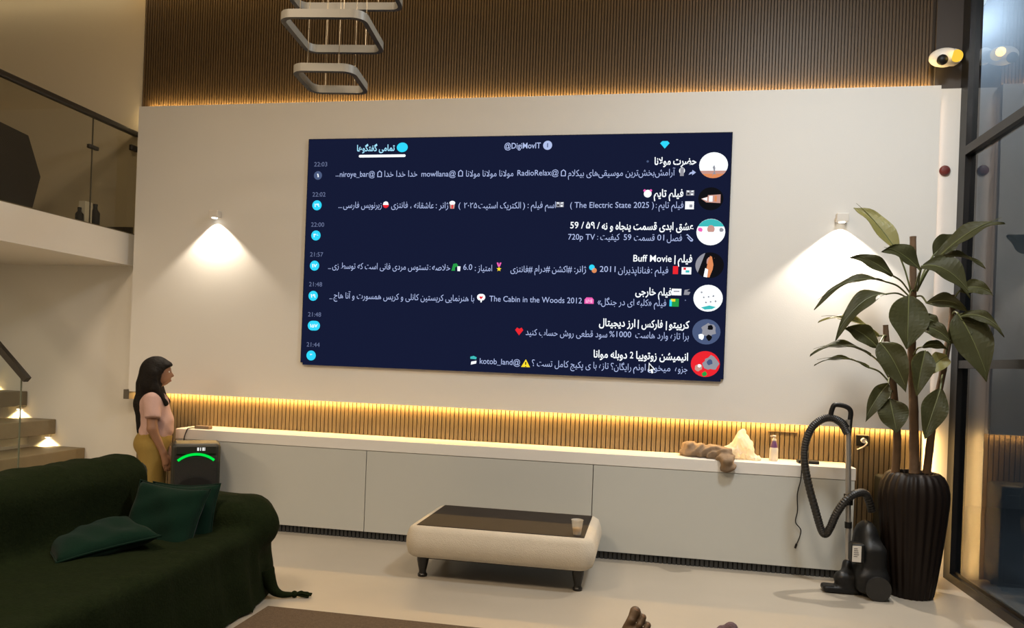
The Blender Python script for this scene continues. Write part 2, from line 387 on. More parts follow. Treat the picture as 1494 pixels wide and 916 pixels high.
# ------------------------------------------------------------------ LED wall screen
SX0, SX1, SZ0, SZ1, SY = -2.732, .542, 1.3217, 3.1075, 5.578
bg = emat('screen_navy', (.0075, .0105, .034, 1), 1)
txt_w = emat('screen_white', (.92, .97, 1, 1), 1.05); txt_b = emat('screen_pale_blue', (.42, .50, .78, 1), 1)
txt_d = emat('screen_grey_blue', (.14, .17, .30, 1), 1); cyan = emat('screen_cyan', (.03, .66, .92, 1), 1.0); icy = emat('screen_icy', (.38, .78, 1, 1), 1)
EM = {'w': txt_w, 'b': txt_b, 'd': txt_d, 'c': cyan, 'i': icy,
      'r': emat('screen_red', (.80, .02, .03, 1), 1), 'g': emat('screen_green', (.02, .32, .06, 1), 1), 'y': emat('screen_yellow', (.95, .72, .03, 1), 1),
      'p': emat('screen_pink', (.85, .12, .45, 1), 1), 'k': emat('screen_black', (.006, .006, .008, 1), 1), 'o': emat('screen_orange', (.7, .25, .1, 1), 1),
      's': emat('screen_slate', (.07, .10, .20, 1), 1), 't': emat('screen_teal', (.05, .48, .48, 1), 1), 'm': emat('screen_grey', (.28, .28, .32, 1), 1), 'n': emat('screen_skin', (.55, .30, .25, 1), 1), 'z': bg}
KEYS = list(EM); EMATS = [EM[k] for k in KEYS]
FORMS = {}
def reg(ch, iso, dual): FORMS[ch] = (iso, dual)
for ch, iso, dual in (('ا', 0xFE8D, 0), ('آ', 0xFE81, 0), ('ب', 0xFE8F, 1), ('پ', 0xFB56, 1), ('ت', 0xFE95, 1), ('ث', 0xFE99, 1), ('ج', 0xFE9D, 1), ('چ', 0xFB7A, 1), ('ح', 0xFEA1, 1), ('خ', 0xFEA5, 1), ('د', 0xFEA9, 0), ('ذ', 0xFEAB, 0), ('ر', 0xFEAD, 0), ('ز', 0xFEAF, 0), ('ژ', 0xFB8A, 0), ('س', 0xFEB1, 1), ('ش', 0xFEB5, 1), ('ص', 0xFEB9, 1), ('ض', 0xFEBD, 1), ('ط', 0xFEC1, 1), ('ظ', 0xFEC5, 1), ('ع', 0xFEC9, 1), ('غ', 0xFECD, 1), ('ف', 0xFED1, 1), ('ق', 0xFED5, 1), ('ک', 0xFB8E, 1), ('گ', 0xFB92, 1), ('ل', 0xFEDD, 1), ('م', 0xFEE1, 1), ('ن', 0xFEE5, 1), ('و', 0xFEED, 0), ('ه', 0xFEE9, 1), ('ی', 0xFBFC, 1), ('ئ', 0xFE89, 1)):
    reg(ch, iso, dual)
def shape(s):
    """right-to-left run -> joined letter forms in drawing order"""
    out = []; i = 0; n = len(s)
    while i < n:
        ch = s[i]
        if ch not in FORMS:
            if ch != '\u200c': out.append({'«': '»', '»': '«', '(': ')', ')': '('}.get(ch, ch))
            i += 1; continue
        prev = i > 0 and s[i - 1] in FORMS and FORMS[s[i - 1]][1]
        if ch == 'ل' and i + 1 < n and s[i + 1] == 'ا':
            out.append(chr(0xFEFC if prev else 0xFEFB)); i += 2; continue
        iso, dual = FORMS[ch]; nxt = dual and i + 1 < n and s[i + 1] in FORMS
        out.append(chr(iso + (3 if prev and nxt else 1 if prev else 2 if nxt else 0))); i += 1
    return ''.join(out[::-1])
def text_verts(body, bold=False):
    c = bpy.data.curves.new('t', 'FONT'); c.body = body; c.resolution_u = 3
    if bold: c.offset = .022 if any(ord(ch) > 0x600 for ch in body) else .010
    o = bpy.data.objects.new('t', c); COL.objects.link(o)
    me = bpy.data.meshes.new_from_object(o.evaluated_get(bpy.context.evaluated_depsgraph_get()))
    V = np.array([v.co[:] for v in me.vertices]).reshape(-1, 3); Fc = [tuple(p.vertices) for p in me.polygons]
    bpy.data.objects.remove(o); bpy.data.curves.remove(c); bpy.data.meshes.remove(me); return V, Fc
PXM = SY / F_PX * 1.02     # metres per photo pixel on the screen plane
class Row:
    def __init__(s): s.mb = MB()
    def flat(s, V, Fc, k, layer=1):
        s.mb.add([(x, SY - .0012 * layer, z) for x, z in V], Fc, KEYS.index(k)); return s
    def text(s, body, x0, x1, y, k='b', size=.062, bold=False):
        fa = any(ch in FORMS for ch in body); size *= 1.1 if fa else 1
        V, Fc = text_verts(shape(body) if fa else body, bold)
        a = onY(x0, y, SY); b = onY(x1, y, SY); zc = (a[2] + b[2]) / 2
        lo, hi = V[:, 0].min(), V[:, 0].max(); sc = (b[0] - a[0]) / max(hi - lo, 1e-6)
        return s.flat([(a[0] + (v[0] - lo) * sc, zc - .3 * size + v[1] * size) for v in V], Fc, k)
    def disc(s, x, y, rx, k, ry=None, layer=1, n=28, dx=0, dz=0):
        c = onY(x, y, SY); rx *= PXM; ry = rx if ry is None else ry * PXM
        return s.flat([(c[0] + dx * PXM + rx * math.cos(2 * PI * j / n), c[2] + dz * PXM + ry * math.sin(2 * PI * j / n)) for j in range(n)], [tuple(range(n))], k, layer)
    def poly(s, x, y, pts, k, layer=1):
        c = onY(x, y, SY); return s.flat([(c[0] + px * PXM, c[2] + py * PXM) for px, py in pts], [tuple(range(len(pts)))], k, layer)
    def pill(s, x, y, w, h, k, layer=1):
        n = 10; P = []
        for sg, a0 in ((1, -PI / 2), (-1, PI / 2)):
            P += [(sg * (w - h) + h * math.cos(a0 + PI * j / n), h * math.sin(a0 + PI * j / n)) for j in range(n + 1)]
        return s.poly(x, y, P, k, layer)
    def build(s, name, parent):
        if name in ('message', 'title', 'tab_bar'):      # navy backing added to join the loose glyphs into one piece
            xs = [p[0] for p in s.mb.v]; zs = [p[2] for p in s.mb.v]; a, b, c, d = min(xs) - .01, max(xs) + .01, min(zs) - .004, max(zs) + .004
            s.flat([(a, c), (b, c), (b, d), (a, d)], [(0, 1, 2, 3)], 'z', .85)
        return obj(name, s.mb, EMATS, parent, recalc=False)
sq = lambda w, h: [(-w, -h), (w, -h), (w, h), (-w, h)]
scr = thing('led_screen', 'huge wall screen showing a dark navy chat list in Persian', 'screen', ((SX0 + SX1) / 2, 5.58, SZ0))
obj('screen_panel', MB().box(SX0, SX1, SY, 5.60, SZ0, SZ1, 1).add([(SX0 + .004, SY - .0004, SZ0 + .004), (SX1 - .004, SY - .0004, SZ0 + .004), (SX1 - .004, SY - .0004, SZ1 - .004), (SX0 + .004, SY - .0004, SZ1 - .004)], [(0, 1, 2, 3)], 0), [bg, vac_m], scr)
R = Row(); R.text('تمامی گفتگوها', 521, 576, 216.5, 'i', .062, True).disc(587, 215, 8.6, 'c', 7.2).pill(557.5, 227.5, 37, 2.0, 'w')
R.text('@DigiMovIT', 736, 789, 213, 'b', .062, True).disc(799, 212, 6.6, 'b').poly(799, 212, sq(.7, 3), 's', 2)
R.poly(970, 211, [(-6.5, 2), (-3.5, 5), (3.5, 5), (6.5, 2), (0, -5.5)], 'c'); R.build('tab_bar', scr)
def ghost(R, x, y): R.poly(x, y, [(-3.6, -4.5), (-2.4, -4.5), (-2.4, 2), (0, 4), (2.4, 2), (2.4, -4.5), (3.6, -4.5), (3.6, 2.6), (0, 5.4), (-3.6, 2.6)], 'b').poly(x, y, [(-3.6, -4.5), (3.6, -4.5), (3.6, -3.4), (-3.6, -3.4)], 'b')
def clap(R, x, y): R.poly(x, y, sq(5.5, 3.6), 'm').poly(x, y, [(-4, 1.6), (-1, 1.6), (-2, 3.2), (-5, 3.2)], 'w', 2).poly(x, y, [(1, 1.6), (4, 1.6), (5, 3.2), (2, 3.2)], 'w', 2).poly(x, y, [(-4, -2), (-1, -2), (-1, 0), (-4, 0)], 'k', 2).poly(x, y, [(1, -3), (4, -3), (4, -1), (1, -1)], 'w', 2)
badges = ['۱', '۲۹', '۴۶', '۱۷', '۱۹', '۱۵۷', '۳']
times = ['22:03', '22:02', '22:00', '21:57', '21:48', '21:48', '21:44']
tpos = [(468, 240), (465.5, 284), (463.5, 328), (462, 371.5), (460.5, 415), (459, 459), (457, 503)]
bpos = [(464, 256), (462.5, 299.5), (461, 343.5), (459, 387.5), (457, 431.5), (458, 475), (454, 518.5)]
apos = [(1041, 241), (1037, 290), (1037, 338.5), (1035.5, 387), (1033, 435), (1030.5, 484), (1029, 531)]
T = [  # titles: runs of (text, x0, x1, y)
    [('حضرت مولانا', 955, 1016, 235.5)], [('فیلم تایم', 954, 997, 282.5)],
    [('59', 832, 844, 329), ('/', 848, 852, 329), ('۵۹', 855, 868, 329), ('/', 871, 875, 329.5), ('عشق ابدی قسمت پنجاه و نه', 878, 1012, 330.5)],
    [('Buff Movie', 924, 980, 377.5), ('|', 984, 985.5, 378), ('فیلم', 989, 1010, 378)], [('فیلم خارجی', 927, 980, 426)],
    [('کریپتو', 976, 1006, 474), ('|', 971.5, 973, 474), ('فارکس', 936, 967, 473), ('|', 930.5, 932, 472), ('ارز دیجیتال', 874, 927, 471.5)],
    [('انیمیشن زوتوپیا', 928, 1004, 520), ('2', 919, 924, 518.5), ('دوبله موانا', 866, 915, 517.5)]]
U = [
    [('...', 490, 495, 254), ('niroye_bar@', 496, 547, 254.5), ('خدا خدا خدا', 561, 609, 254), ('mowllana@', 615, 665, 254), ('مولانا مولانا مولانا', 680, 749, 253.5), ('RadioRelax@', 755, 815, 252.5), ('آرامش\u200cبخش\u200cترین موسیقی\u200cهای بیکلام', 829, 985, 252.5)],
    [('( The Electric State 2025 )', 832, 954, 299.5), (':', 957, 958, 299.5), ('فیلم تایم', 961, 997, 299.5), ('اسم فیلم :', 770, 811, 299.5), ('الکتریک استیت', 698, 760, 300), (')', 763, 766, 300), ('۲۰۲۵', 677, 696, 300), ('(', 669, 672, 300), ('ژانر :', 636, 654, 300), ('عاشقانه ،', 599, 633, 300), ('فانتزی', 571, 595, 299.5), ('زیرنویس فارسی', 501, 557, 299.5), ('...', 494, 499, 300)],
    [('720p TV', 829, 868, 346), (':', 871.5, 872.5, 346), ('کیفیت', 876, 904, 346), ('59', 910, 921, 346.5), ('قسمت', 925, 955, 347), ('01', 959, 969, 347), ('فصل', 973, 995, 347.5)],
    [('فیلم :', 950, 975, 394.5), ('فناناپذیران', 902, 948, 394.5), ('2011', 875, 898, 393), ('ژانر:', 838, 855, 393), ('#اکشن', 805.5, 834.5, 393), ('#درام', 780, 802.5, 392.5), ('#فانتزی', 745, 777, 393), ('امتیاز :', 693, 718, 391.5), ('6.0', 676, 689, 390), ('خلاصه', 630.5, 657, 390.5), (':', 627, 628, 390), ('تستوس مردی فانی است که توسط زی', 485, 625, 389), ('...', 479, 483, 389)],
    [('فیلم «کلبه ای در جنگل»', 872, 972, 441.5), ('The Cabin in the Woods 2012', 714, 849, 437.5), ('با هنرنمایی کریستین کانلی و کریس همسورت و آنا هاج', 487, 692, 433.5), ('...', 481, 485, 433)],
    [('برا تازه وارد هاست', 927, 1005, 490), ('%1000', 889, 921, 488), ('سود قطعی روش حساب کنید', 767, 886, 486.5)],
    [('جزوه', 985, 1003, 538.5), ('میخوی', 945, 978, 537), ('اونم', 924, 942, 536), ('رایگان؟', 891, 921, 535.5), ('تازه با ی پکیج کامل تست ؟', 776, 888, 532), ('kotob_land@', 700, 759, 528)]]
def rnd(c, n=14, r0=9, seed=1):
    q = random.Random(seed); return [(c[0] + q.uniform(.6, 1) * r0 * math.cos(2 * PI * j / n), c[1] + q.uniform(.6, 1) * r0 * math.sin(2 * PI * j / n)) for j in range(n)]
for i in range(7):
    zc = onY(*apos[i], SY)[2]
    row = obj('chat_row', MB().add([(SX0 + .02, SY - .0008, zc - .123), (SX1 - .02, SY - .0008, zc - .123), (SX1 - .02, SY - .0008, zc + .123), (SX0 + .02, SY - .0008, zc + .123)], [(0, 1, 2, 3)]), bg, scr, recalc=False)
    R = Row()
    for t, a, b, y in T[i]: R.text(t, a, b, y, 'w', .070, True)
    R.build('title', row); R = Row()
    R.text(times[i], tpos[i][0] - 9.5, tpos[i][0] + 9.5, tpos[i][1], 'd', .05); R.build('timestamp', row); R = Row()
    for t, a, b, y in U[i]: R.text(t, a, b, y, 'b', .062)
    if i == 0:
        for x, y in ((554, 254), (672, 253), (822, 252.5)): ghost(R, x, y)
        R.disc(995, 249, 4, 'w', 4.6).poly(995, 251, sq(2.6, 5.6), 'm', 2).poly(1010, 251.5, [(-5, -3.5), (-3, 0), (0, 1), (0, 3.5), (5, 0), (0, -4), (0, -1.5)], 'b').disc(945, 235.5, 1.6, 's')
    if i == 1:
        clap(R, 1007, 281.5); clap(R, 817, 298.5); R.disc(945, 282.5, 5.4, 'w').disc(940.5, 278, 1.8, 'p').disc(949.5, 278, 1.8, 'p')
        R.poly(1006, 299.5, sq(6, 5.5), 'w').poly(1008, 300.5, sq(2, 2), 'm', 2).poly(660, 299, [(-3, -5.5), (3, -5.5), (4, 2), (-4, 2)], 'n').disc(660, 296, 4.4, 'w', 3, 2).poly(660, 301, sq(1, 3.2), 'r', 2)
        R.disc(563, 299, 4.6, 'r').poly(563, 297.5, [(-4.4, -1.5), (4.4, -1.5), (3.4, 2.5), (0, 4), (-3.4, 2.5)], 'w', 2)
    if i == 2:
        R.poly(1006, 347, [(-5.4, 3.6), (-3, 5.4), (5.2, -2.6), (4, -5), (1.6, -5), (-3.4, .4), (-2.4, 1.2), (2, -3.4), (3.4, -2.6), (-3.4, 3.6)], 'b')
    if i == 3:
        R.poly(1001.5, 395, sq(6.6, 5), 'w').poly(1003, 396, sq(2.6, 1.6), 't', 2).poly(999, 392, sq(1.8, 1.6), 'r', 2).poly(985.5, 394, sq(3.6, 5.6), 'r').disc(863.5, 390, 4, 'c').disc(867, 394.5, 3.6, 'o')
        R.poly(728, 388, [(-3.6, 5), (-1, 5), (0, 1), (1, 5), (3.6, 5), (1.5, -1), (-1.5, -1)], 'p').poly(728, 392.5, [(3.8 * (1 if j % 2 == 0 else .45) * math.sin(PI * j / 5), 3.8 * (1 if j % 2 == 0 else .45) * math.cos(PI * j / 5)) for j in range(10)], 'y').poly(665, 390, [(-6.5, -5), (-1, -5), (-1, 0), (4, 2), (1, 6), (-4, 5)], 'g').poly(669.5, 391.5, [(-2, -4), (2, -4), (2.4, 3), (-2.4, 3)], 'w')
    if i == 4:
        R.poly(987, 426, sq(6.6, 4.6), 'w').poly(987, 425, sq(4, .8), 'm', 2).poly(1002, 426, [(-4, -4), (3, -4), (5, 0), (0, 1), (4, 4), (-3, 3)], 'm').poly(984, 441.5, sq(6, 5.5), 'g').poly(982, 438, sq(3, 1.8), 'y', 2).poly(978.5, 442, sq(1.6, 4.6), 'c', 2).poly(859.5, 439, [(-6.6, -4), (6.6, -4), (6.6, 2), (4, 5), (-4, 5), (-6.6, 2)], 'p').text('LIVE', 855, 864, 439.5, 'w', .03, True)
        R.pill(702, 433.5, 6.2, 4.8, 'w').poly(702, 427.6 + 12, sq(1, 1.4), 'w').poly(702, 434, [(0, -2.8), (2.8, .6), (1.5, 2.2), (0, 1), (-1.5, 2.2), (-2.8, .6)], 'r', 2).poly(1000, 438, sq(.8, .8), 'd')
    if i == 5: R.poly(757.5, 483, [(0, -6), (6, 1.6), (3.4, 5.2), (0, 3.4), (-3.4, 5.2), (-6, 1.6)], 'r')
    if i == 6:
        R.poly(767, 530, [(-6.6, -5.4), (6.6, -5.4), (0, 6)], 'y').poly(767, 530, sq(.8, 2), 'k', 2).poly(767, 534.5, sq(.8, .6), 'k', 2)
        R.poly(691, 526, [(-4, -6), (4, -4), (4.4, 0), (-3.4, -1.5)], 'w').poly(691, 523, [(-5, -.5), (4, -1), (4.6, 2), (0, 4), (-5, 2.6)], 't')
        R.poly(950.5, 537, [(-4, 8), (5.5, -2), (1, -2), (3, -6.5), (.5, -7.5), (-1.4, -3), (-4, -5.5)], 'w', 2).poly(950.5, 537, [(-3, 5.4), (3.2, -1.2), (-.4, -1.2), (-3, -3.2)], 'k', 3)
    R.build('message', row)
    B = Row(); x, y = bpos[i]
    if i == 5: B.pill(x, y, 10, 7.4, 'c')
    else: B.disc(x, y, 7.6 if i else 6.6, 'c' if i else 's')
    hw = 1.4 if len(badges[i]) == 1 else 3.6 if len(badges[i]) == 2 else 5.4
    B.mb.m = 0; V, Fc = text_verts(badges[i], True); a = onY(x - hw, y, SY); b = onY(x + hw, y, SY); lo, hi = V[:, 0].min(), V[:, 0].max()
    B.flat([(a[0] + (v[0] - lo) / (hi - lo) * (b[0] - a[0]), a[2] - .013 + v[1] * .038) for v in V], Fc, 'w', 2); B.build('unread_badge', row)
    A = Row(); x, y = apos[i]
    arc = lambda a0, a1, r_=19.4, n=14: [(r_ * math.cos(math.radians(a0 + (a1 - a0) * j / n)), .93 * r_ * math.sin(math.radians(a0 + (a1 - a0) * j / n))) for j in range(n + 1)]
    if i == 0: A.disc(x, y, 19.4, 'w', 18).poly(x, y, arc(205, 335), 'n', 2).poly(x, y, arc(222, 318), 'o', 3).poly(x, y, [(-2, -16), (1, -9), (-1, -3), (1, 0), (2.5, -4), (2, -10), (4, -14), (1, -12)], 'm', 4)
    if i == 1: A.disc(x, y, 17, 'k', 16).poly(x, y, [(-13, 0), (-4, 3), (-4, 5), (13, 6), (13, -6), (-6, -5)], 'n', 2).poly(x, y, [(-12, 0), (-5, 2), (-5, -3)], 'w', 3).poly(x, y, sq(2.4, 4), 'w', 3).poly(x, y, [(5, -4), (8, -4), (8, 4), (5, 4)], 'o', 3)
    if i == 2: A.disc(x, y, 19.4, 'w', 18.4).poly(x, y, arc(25, 155), 't', 2).disc(x, y, 5, 'n', 5.5, 3, dz=4).poly(x, y, [(-8, -9), (8, -9), (5, 0), (-5, 0)], 'w', 4).poly(x, y, rnd((-14, 3), 8, 4, 4), 'p', 3).poly(x, y, rnd((14, 3), 8, 3.6, 6), 'm', 3)
    if i == 3: A.disc(x, y, 19, 'k', 18).poly(x, y, arc(110, 215), 'm', 2).poly(x, y, rnd((1, 6), 12, 7, 2), 'n', 3).poly(x, y, [(-6, -16), (0, -17), (4, -6), (6, 10), (0, 13), (-3, 4)], 'o', 4).poly(x, y, [(2, 14), (9, 6), (9, -9), (3, -14), (5, 0)], 'k', 5).poly(x, y, [(-8, -16), (-3, -17), (-2, -6), (-6, -4)], 'w', 5)
    if i == 4:
        A.disc(x, y, 19.8, 'w', 18.6).poly(x, y, [(-9, -13), (2, -10), (11, -12), (6, -15), (-4, -16)], 't', 2)
        for q in range(7): A.poly(x, y, rnd((-9 + q * 3.2, 8 - (q * 37 % 15)), 7, 1.6, q), 'm', 2)
    if i == 5: A.disc(x, y, 19, 's', 17.6).poly(x, y, rnd((2, 2), 16, 12, 5), 'm', 2).poly(x, y, rnd((5, 6), 10, 5, 9), 'k', 3).poly(x, y, rnd((-7, -7), 10, 5, 11), 'w', 3).poly(x, y, rnd((4, -8), 10, 5, 12), 'k', 4)
    if i == 6: A.disc(x, y, 19.6, 'r', 18).poly(x, y, rnd((7, 1), 16, 12, 15), 'm', 2).poly(x, y, rnd((-9, -5), 12, 6, 17), 'n', 2).poly(x, y, rnd((6, 3), 10, 5, 18), 's', 3).poly(x, y, rnd((-1, -14), 10, 4.4, 19), 'g', 3).poly(x, y, rnd((-8, -3), 9, 3, 20), 'w', 3)
    A.build('avatar', row)

# ------------------------------------------------------------------ wall washers, camera, sockets
for X, z, lab in ((-3.515, 2.47, 'small wall light left of the screen throwing light down'), (1.30, 2.455, 'small wall light right of the screen, above the plant leaves')):
    w = thing('wall_light', lab, 'wall light', (X, 5.6, z - .03), 'wall lights beside the screen')
    obj('housing', MB().rbox(X - .04, X + .04, 5.525, 5.58, z, z + .06, .006), cam_white, w)
    obj('back_plate', MB().rbox(X - .03, X + .03, 5.58, 5.60, z + .005, z + .055, .004), cam_white, w)
    obj('lens', MB().cyl((X, 5.552, z - .003), (X, 5.552, z + .001), .022), lamp_e, w)
sc = thing('security_camera', 'white turret security camera with a glowing yellow lamp, high on the dark column', 'camera', (2.0, 5.70, 3.72))
cc = onY(1378, 84, 5.60)
obj('bracket', MB().cyl((2.02, 5.70, cc[2] + .03), (2.02, 5.66, cc[2] + .03), .055).cyl((2.02, 5.67, cc[2] + .03), (cc[0] + .03, 5.6, cc[2] + .02), .03), cam_white, sc, smooth=40)
obj('dome_shell', MB().ball((cc[0], 5.60, cc[2]), (.10, .075, .062), 24, 14), cam_white, sc, smooth=60)
obj('lens', MB().ball((cc[0] - .035, 5.535, cc[2] - .040), (.036, .03, .036)), vac_m, sc, smooth=60)
obj('infrared_lamp', MB().ball((cc[0] + .058, 5.545, cc[2] - .012), (.04, .028, .042)), glow_y, sc, smooth=60)
l = bpy.data.lights.new('camera_lamp_light', 'POINT'); l.energy = .35; l.color = (1, .6, .1); l.shadow_soft_size = .03; o = bpy.data.objects.new('camera_lamp_light', l); COL.objects.link(o); o.location = (cc[0] + .06, 5.48, cc[2] - .02)
p = onY(1380.5, 247.5, 5.66)
tag(obj('alarm_button', MB().lathe([(.036, 0), (.036, .01), (.028, .022), (.012, .026)], 0, 0, 20), red_m, loc=(0, 0, 0), smooth=40), 'small dark red round alarm button on the white strip beside the black window frame', 'button')
ab = COL.objects['alarm_button']; ab.rotation_euler = (PI / 2, 0, 0); ab.location = (p[0], 5.69, p[2])
sk = thing('power_socket', 'black double power socket with a white plug in it, on the slats by the vacuum', 'socket', (1.527, 5.71, .88))
obj('face_plate', MB().rbox(1.485, 1.57, 5.695, 5.714, .885, .965, .008), vac_m, sk)
obj('plug', MB().cyl((1.532, 5.698, .925), (1.532, 5.665, .925), .018).tube(bez([(1.532, 5.67, .925), (1.545, 5.65, .91), (1.52, 5.66, .88), (1.49, 5.68, .86)]), .005, 8), cam_white, sk, smooth=40)
hp = MB().box(.889, 1.088, 5.708, 5.7139, .953, .959).box(.889, .893, 5.710, 5.7139, .765, .953).box(1.084, 1.088, 5.710, 5.7139, .765, .953)
tag(obj('access_panel', hp, [slat_low_m, slat_low_m], loc=(.99, 5.71, .762)), 'thin rectangular hatch outline in the lit slats behind the pump bottle', 'hatch')

# ------------------------------------------------------------------ pendant of three square rings
pd = thing('pendant_lamp', 'unlit pendant of three grey square rings hanging on thin wires', 'lamp', (-1.73, 3.75, ZC))
def sqring(cx, cy, z, half, rot, rc=.07, w=.026, h=.042):
    rings = []
    for q, (sx, sy, a0) in enumerate(((1, 1, 0), (-1, 1, PI / 2), (-1, -1, PI), (1, -1, 1.5 * PI))):
        for k in range(9):
            a = a0 + PI / 2 * k / 8
            sec = []
            for dr, dz in ((0, 0), (0, h), (-w, h), (-w, 0)):
                rr = rc + dr; x = sx * (half - rc) + rr * math.cos(a); y = sy * (half - rc) + rr * math.sin(a)
                sec.append((cx + x * math.cos(rot) - y * math.sin(rot), cy + x * math.sin(rot) + y * math.cos(rot), z + dz))
            rings.append(sec)
    rings.append(rings[0]); mb = MB(); mb.loft(rings, False)
    # underside darker housing
    mb.mi = [1 if (i % 4) == 3 else 0 for i in range(len(mb.mi))]
    return mb
for cx, cy, z, half, rot in ((-1.76, 3.84, 2.88, .172, .12), (-1.70, 3.72, 3.08, .225, .11), (-1.73, 3.76, 3.38, .315, .10)):
    rg = obj('square_ring', sqring(cx, cy, z, half, rot), [pend_m, pend_dark], pd, smooth=35)
    for sx, sy in ((1, 1), (-1, 1), (-1, -1), (1, -1)):
        q = half - .02; x = sx * q * .55; y = sy * q
        a = (cx + x * math.cos(rot) - y * math.sin(rot), cy + x * math.sin(rot) + y * math.cos(rot), z + .04)
        obj('wire', MB().cyl(a, (a[0] * .97 - .0519, a[1] * .97 + .1125, ZC - .03), .0016, 6), wire_m, rg)
obj('ceiling_rose', MB().rbox(-1.98, -1.48, 3.50, 4.0, ZC - .045, ZC, .01), pend_m, pd)

# ------------------------------------------------------------------ coffee table
ct = thing('coffee_table', 'low cream upholstered coffee table with dark top and short turned black legs', 'table', (-.87, 4.92, 0))
TX0, TX1, TY0, TY1, TZ = -1.44, -.305, 4.53, 5.27, .335
rings = []
for k in range(13):
    t = k / 12; b = .035 * math.sin(PI * (t * .85 + .1)) ; z = .140 + (TZ - .140) * t; r_ = .07
    if k in (0, 12): b -= .018
    ring = []
    for qx, qy, a0 in ((1, 1, 0), (-1, 1, PI / 2), (-1, -1, PI), (1, -1, 1.5 * PI)):
        for j in range(7):
            a = a0 + PI / 2 * j / 6
            ring.append(((TX0 + TX1) / 2 + qx * ((TX1 - TX0) / 2 - r_) + (r_ + b) * math.cos(a), (TY0 + TY1) / 2 + qy * ((TY1 - TY0) / 2 - r_) + (r_ + b) * math.sin(a), z))
    rings.append(ring)
obj('upholstered_body', MB().loft(rings), boucle, ct, smooth=50)
obj('table_top', MB().rbox(TX0 + .035, TX1 - .035, TY0 + .03, TY1 - .03, TZ - .01, TZ + .004, .006), smoked, ct)
obj('under_frame', MB().box(TX0 + .07, TX1 - .07, TY0 + .07, TY1 - .07, .118, .145), leg_m, ct)
for x in (TX0 + .07, TX1 - .07):
    for y in (TY0 + .09, TY1 - .09):
        obj('leg', MB().lathe([(.030, .0), (.031, .014), (.024, .022), (.023, .034), (.031, .07), (.038, .105), (.038, .125)], x, y, 20), leg_m, ct, smooth=40)
cup = thing('plastic_cup', 'clear plastic cup with amber drink on the coffee table corner', 'cup', (-.392, 4.63, TZ + .004))
z0 = TZ + .004
cupm = mat('cup_plastic', (.75, .70, .60, 1), .3, bump=.01); cupm.node_tree.nodes['Principled BSDF'].inputs['Alpha'].default_value = .38
cm = MB(); cm.lathe([(.024, z0), (.036, z0 + .086), (.038, z0 + .089), (.038, z0 + .092), (.034, z0 + .088), (.023, z0 + .003)], -.392, 4.63, 28)
obj('cup_wall', cm, cupm, cup, smooth=40)
drink_m = mat('amber_drink', (.55, .28, .04, 1), .2, bump=.01)
obj('drink', MB().lathe([(.0225, z0 + .004), (.0285, z0 + .040), (.001, z0 + .0405)], -.392, 4.63, 28), drink_m, cup, smooth=40)

# ------------------------------------------------------------------ rug
rg = MB().rbox(-1.99, 1.0, .9, 3.785, 0, .014, .006)
tag(obj('rug', rg, rug_m, loc=(-.5, 2.3, 0)), 'dark brown pile rug on the pale floor before the sofa', 'rug')

# ------------------------------------------------------------------ sofa, throw and cushions
sf = thing('sofa', 'long sofa hidden under a dark green throw, at lower left', 'sofa', (-2.55, 2.6, 0))
obj('backrest', MB().rbox(-2.96, -2.74, 1.25, 3.80, .10, .755, .05), sofa_m, sf)
obj('seat', MB().rbox(-2.74, -2.10, 1.58, 3.68, .10, .385, .04), sofa_m, sf)
obj('armrest', MB().rbox(-2.74, -2.12, 3.70, 4.03, .10, .54, .06), sofa_m, sf)
obj('armrest', MB().rbox(-2.74, -2.12, 1.25, 1.56, .10, .54, .06), sofa_m, sf)
for x in (-2.9, -2.18):
    for y in (1.4, 3.92): obj('leg', MB().cyl((x, y, 0), (x, y, .10), .025), leg_m, sf)
def throw_sdf(P):
    X, Y, Z = P[..., 0], P[..., 1], P[..., 2]
    back = rbx(P, (-3.0, 1.2, -.2), (-2.70, 3.80, .805), .13)
    seat = rbx(P, (-2.9, 1.4, -.2), (-2.06, 3.8, .425), .06)
    arm = smin(rbx(P, (-2.98, 3.68, -.2), (-2.10, 4.07, .575), .10), cone(P, (-2.85, 3.88, .43), (-2.16, 3.88, .41), .16, .15), .05)
    arm2 = rbx(P, (-2.9, 1.2, -.2), (-2.08, 1.58, .58), .12)
    d = smin(smin(smin(back, seat, .09), arm, .07), arm2, .07)
    fold = .011 * np.sin(Y * 17 + 3 * np.sin(Y * 5) + 2 * np.sin(Z * 5)) * np.clip((.42 - Z) * 4, 0, 1) * np.clip((X + 2.3) * 5, 0, 1)
    fold2 = .010 * np.sin(X * 24 + 2 * np.sin(X * 9)) * np.clip((.5 - Z) * 4, 0, 1) * np.clip((Y - 3.8) * 6, 0, 1)
    flare = -.03 * np.clip((.25 - Z) / .25, 0, 1) * np.clip((X + 2.3) * 5, 0, 1)
    return d + fold + fold2 + .012 * wav(P, 7, 3) + .004 * wav(P, 25, 5) + flare
mb = nets(throw_sdf, (-3.1, 1.1, .004), (-1.90, 4.26, .95), .02)
th = thing('throw', 'dark green woven throw covering the whole sofa down to the floor', 'throw', (-2.5, 2.6, .0))
obj('cloth', mb, throw_m, th, smooth=80)
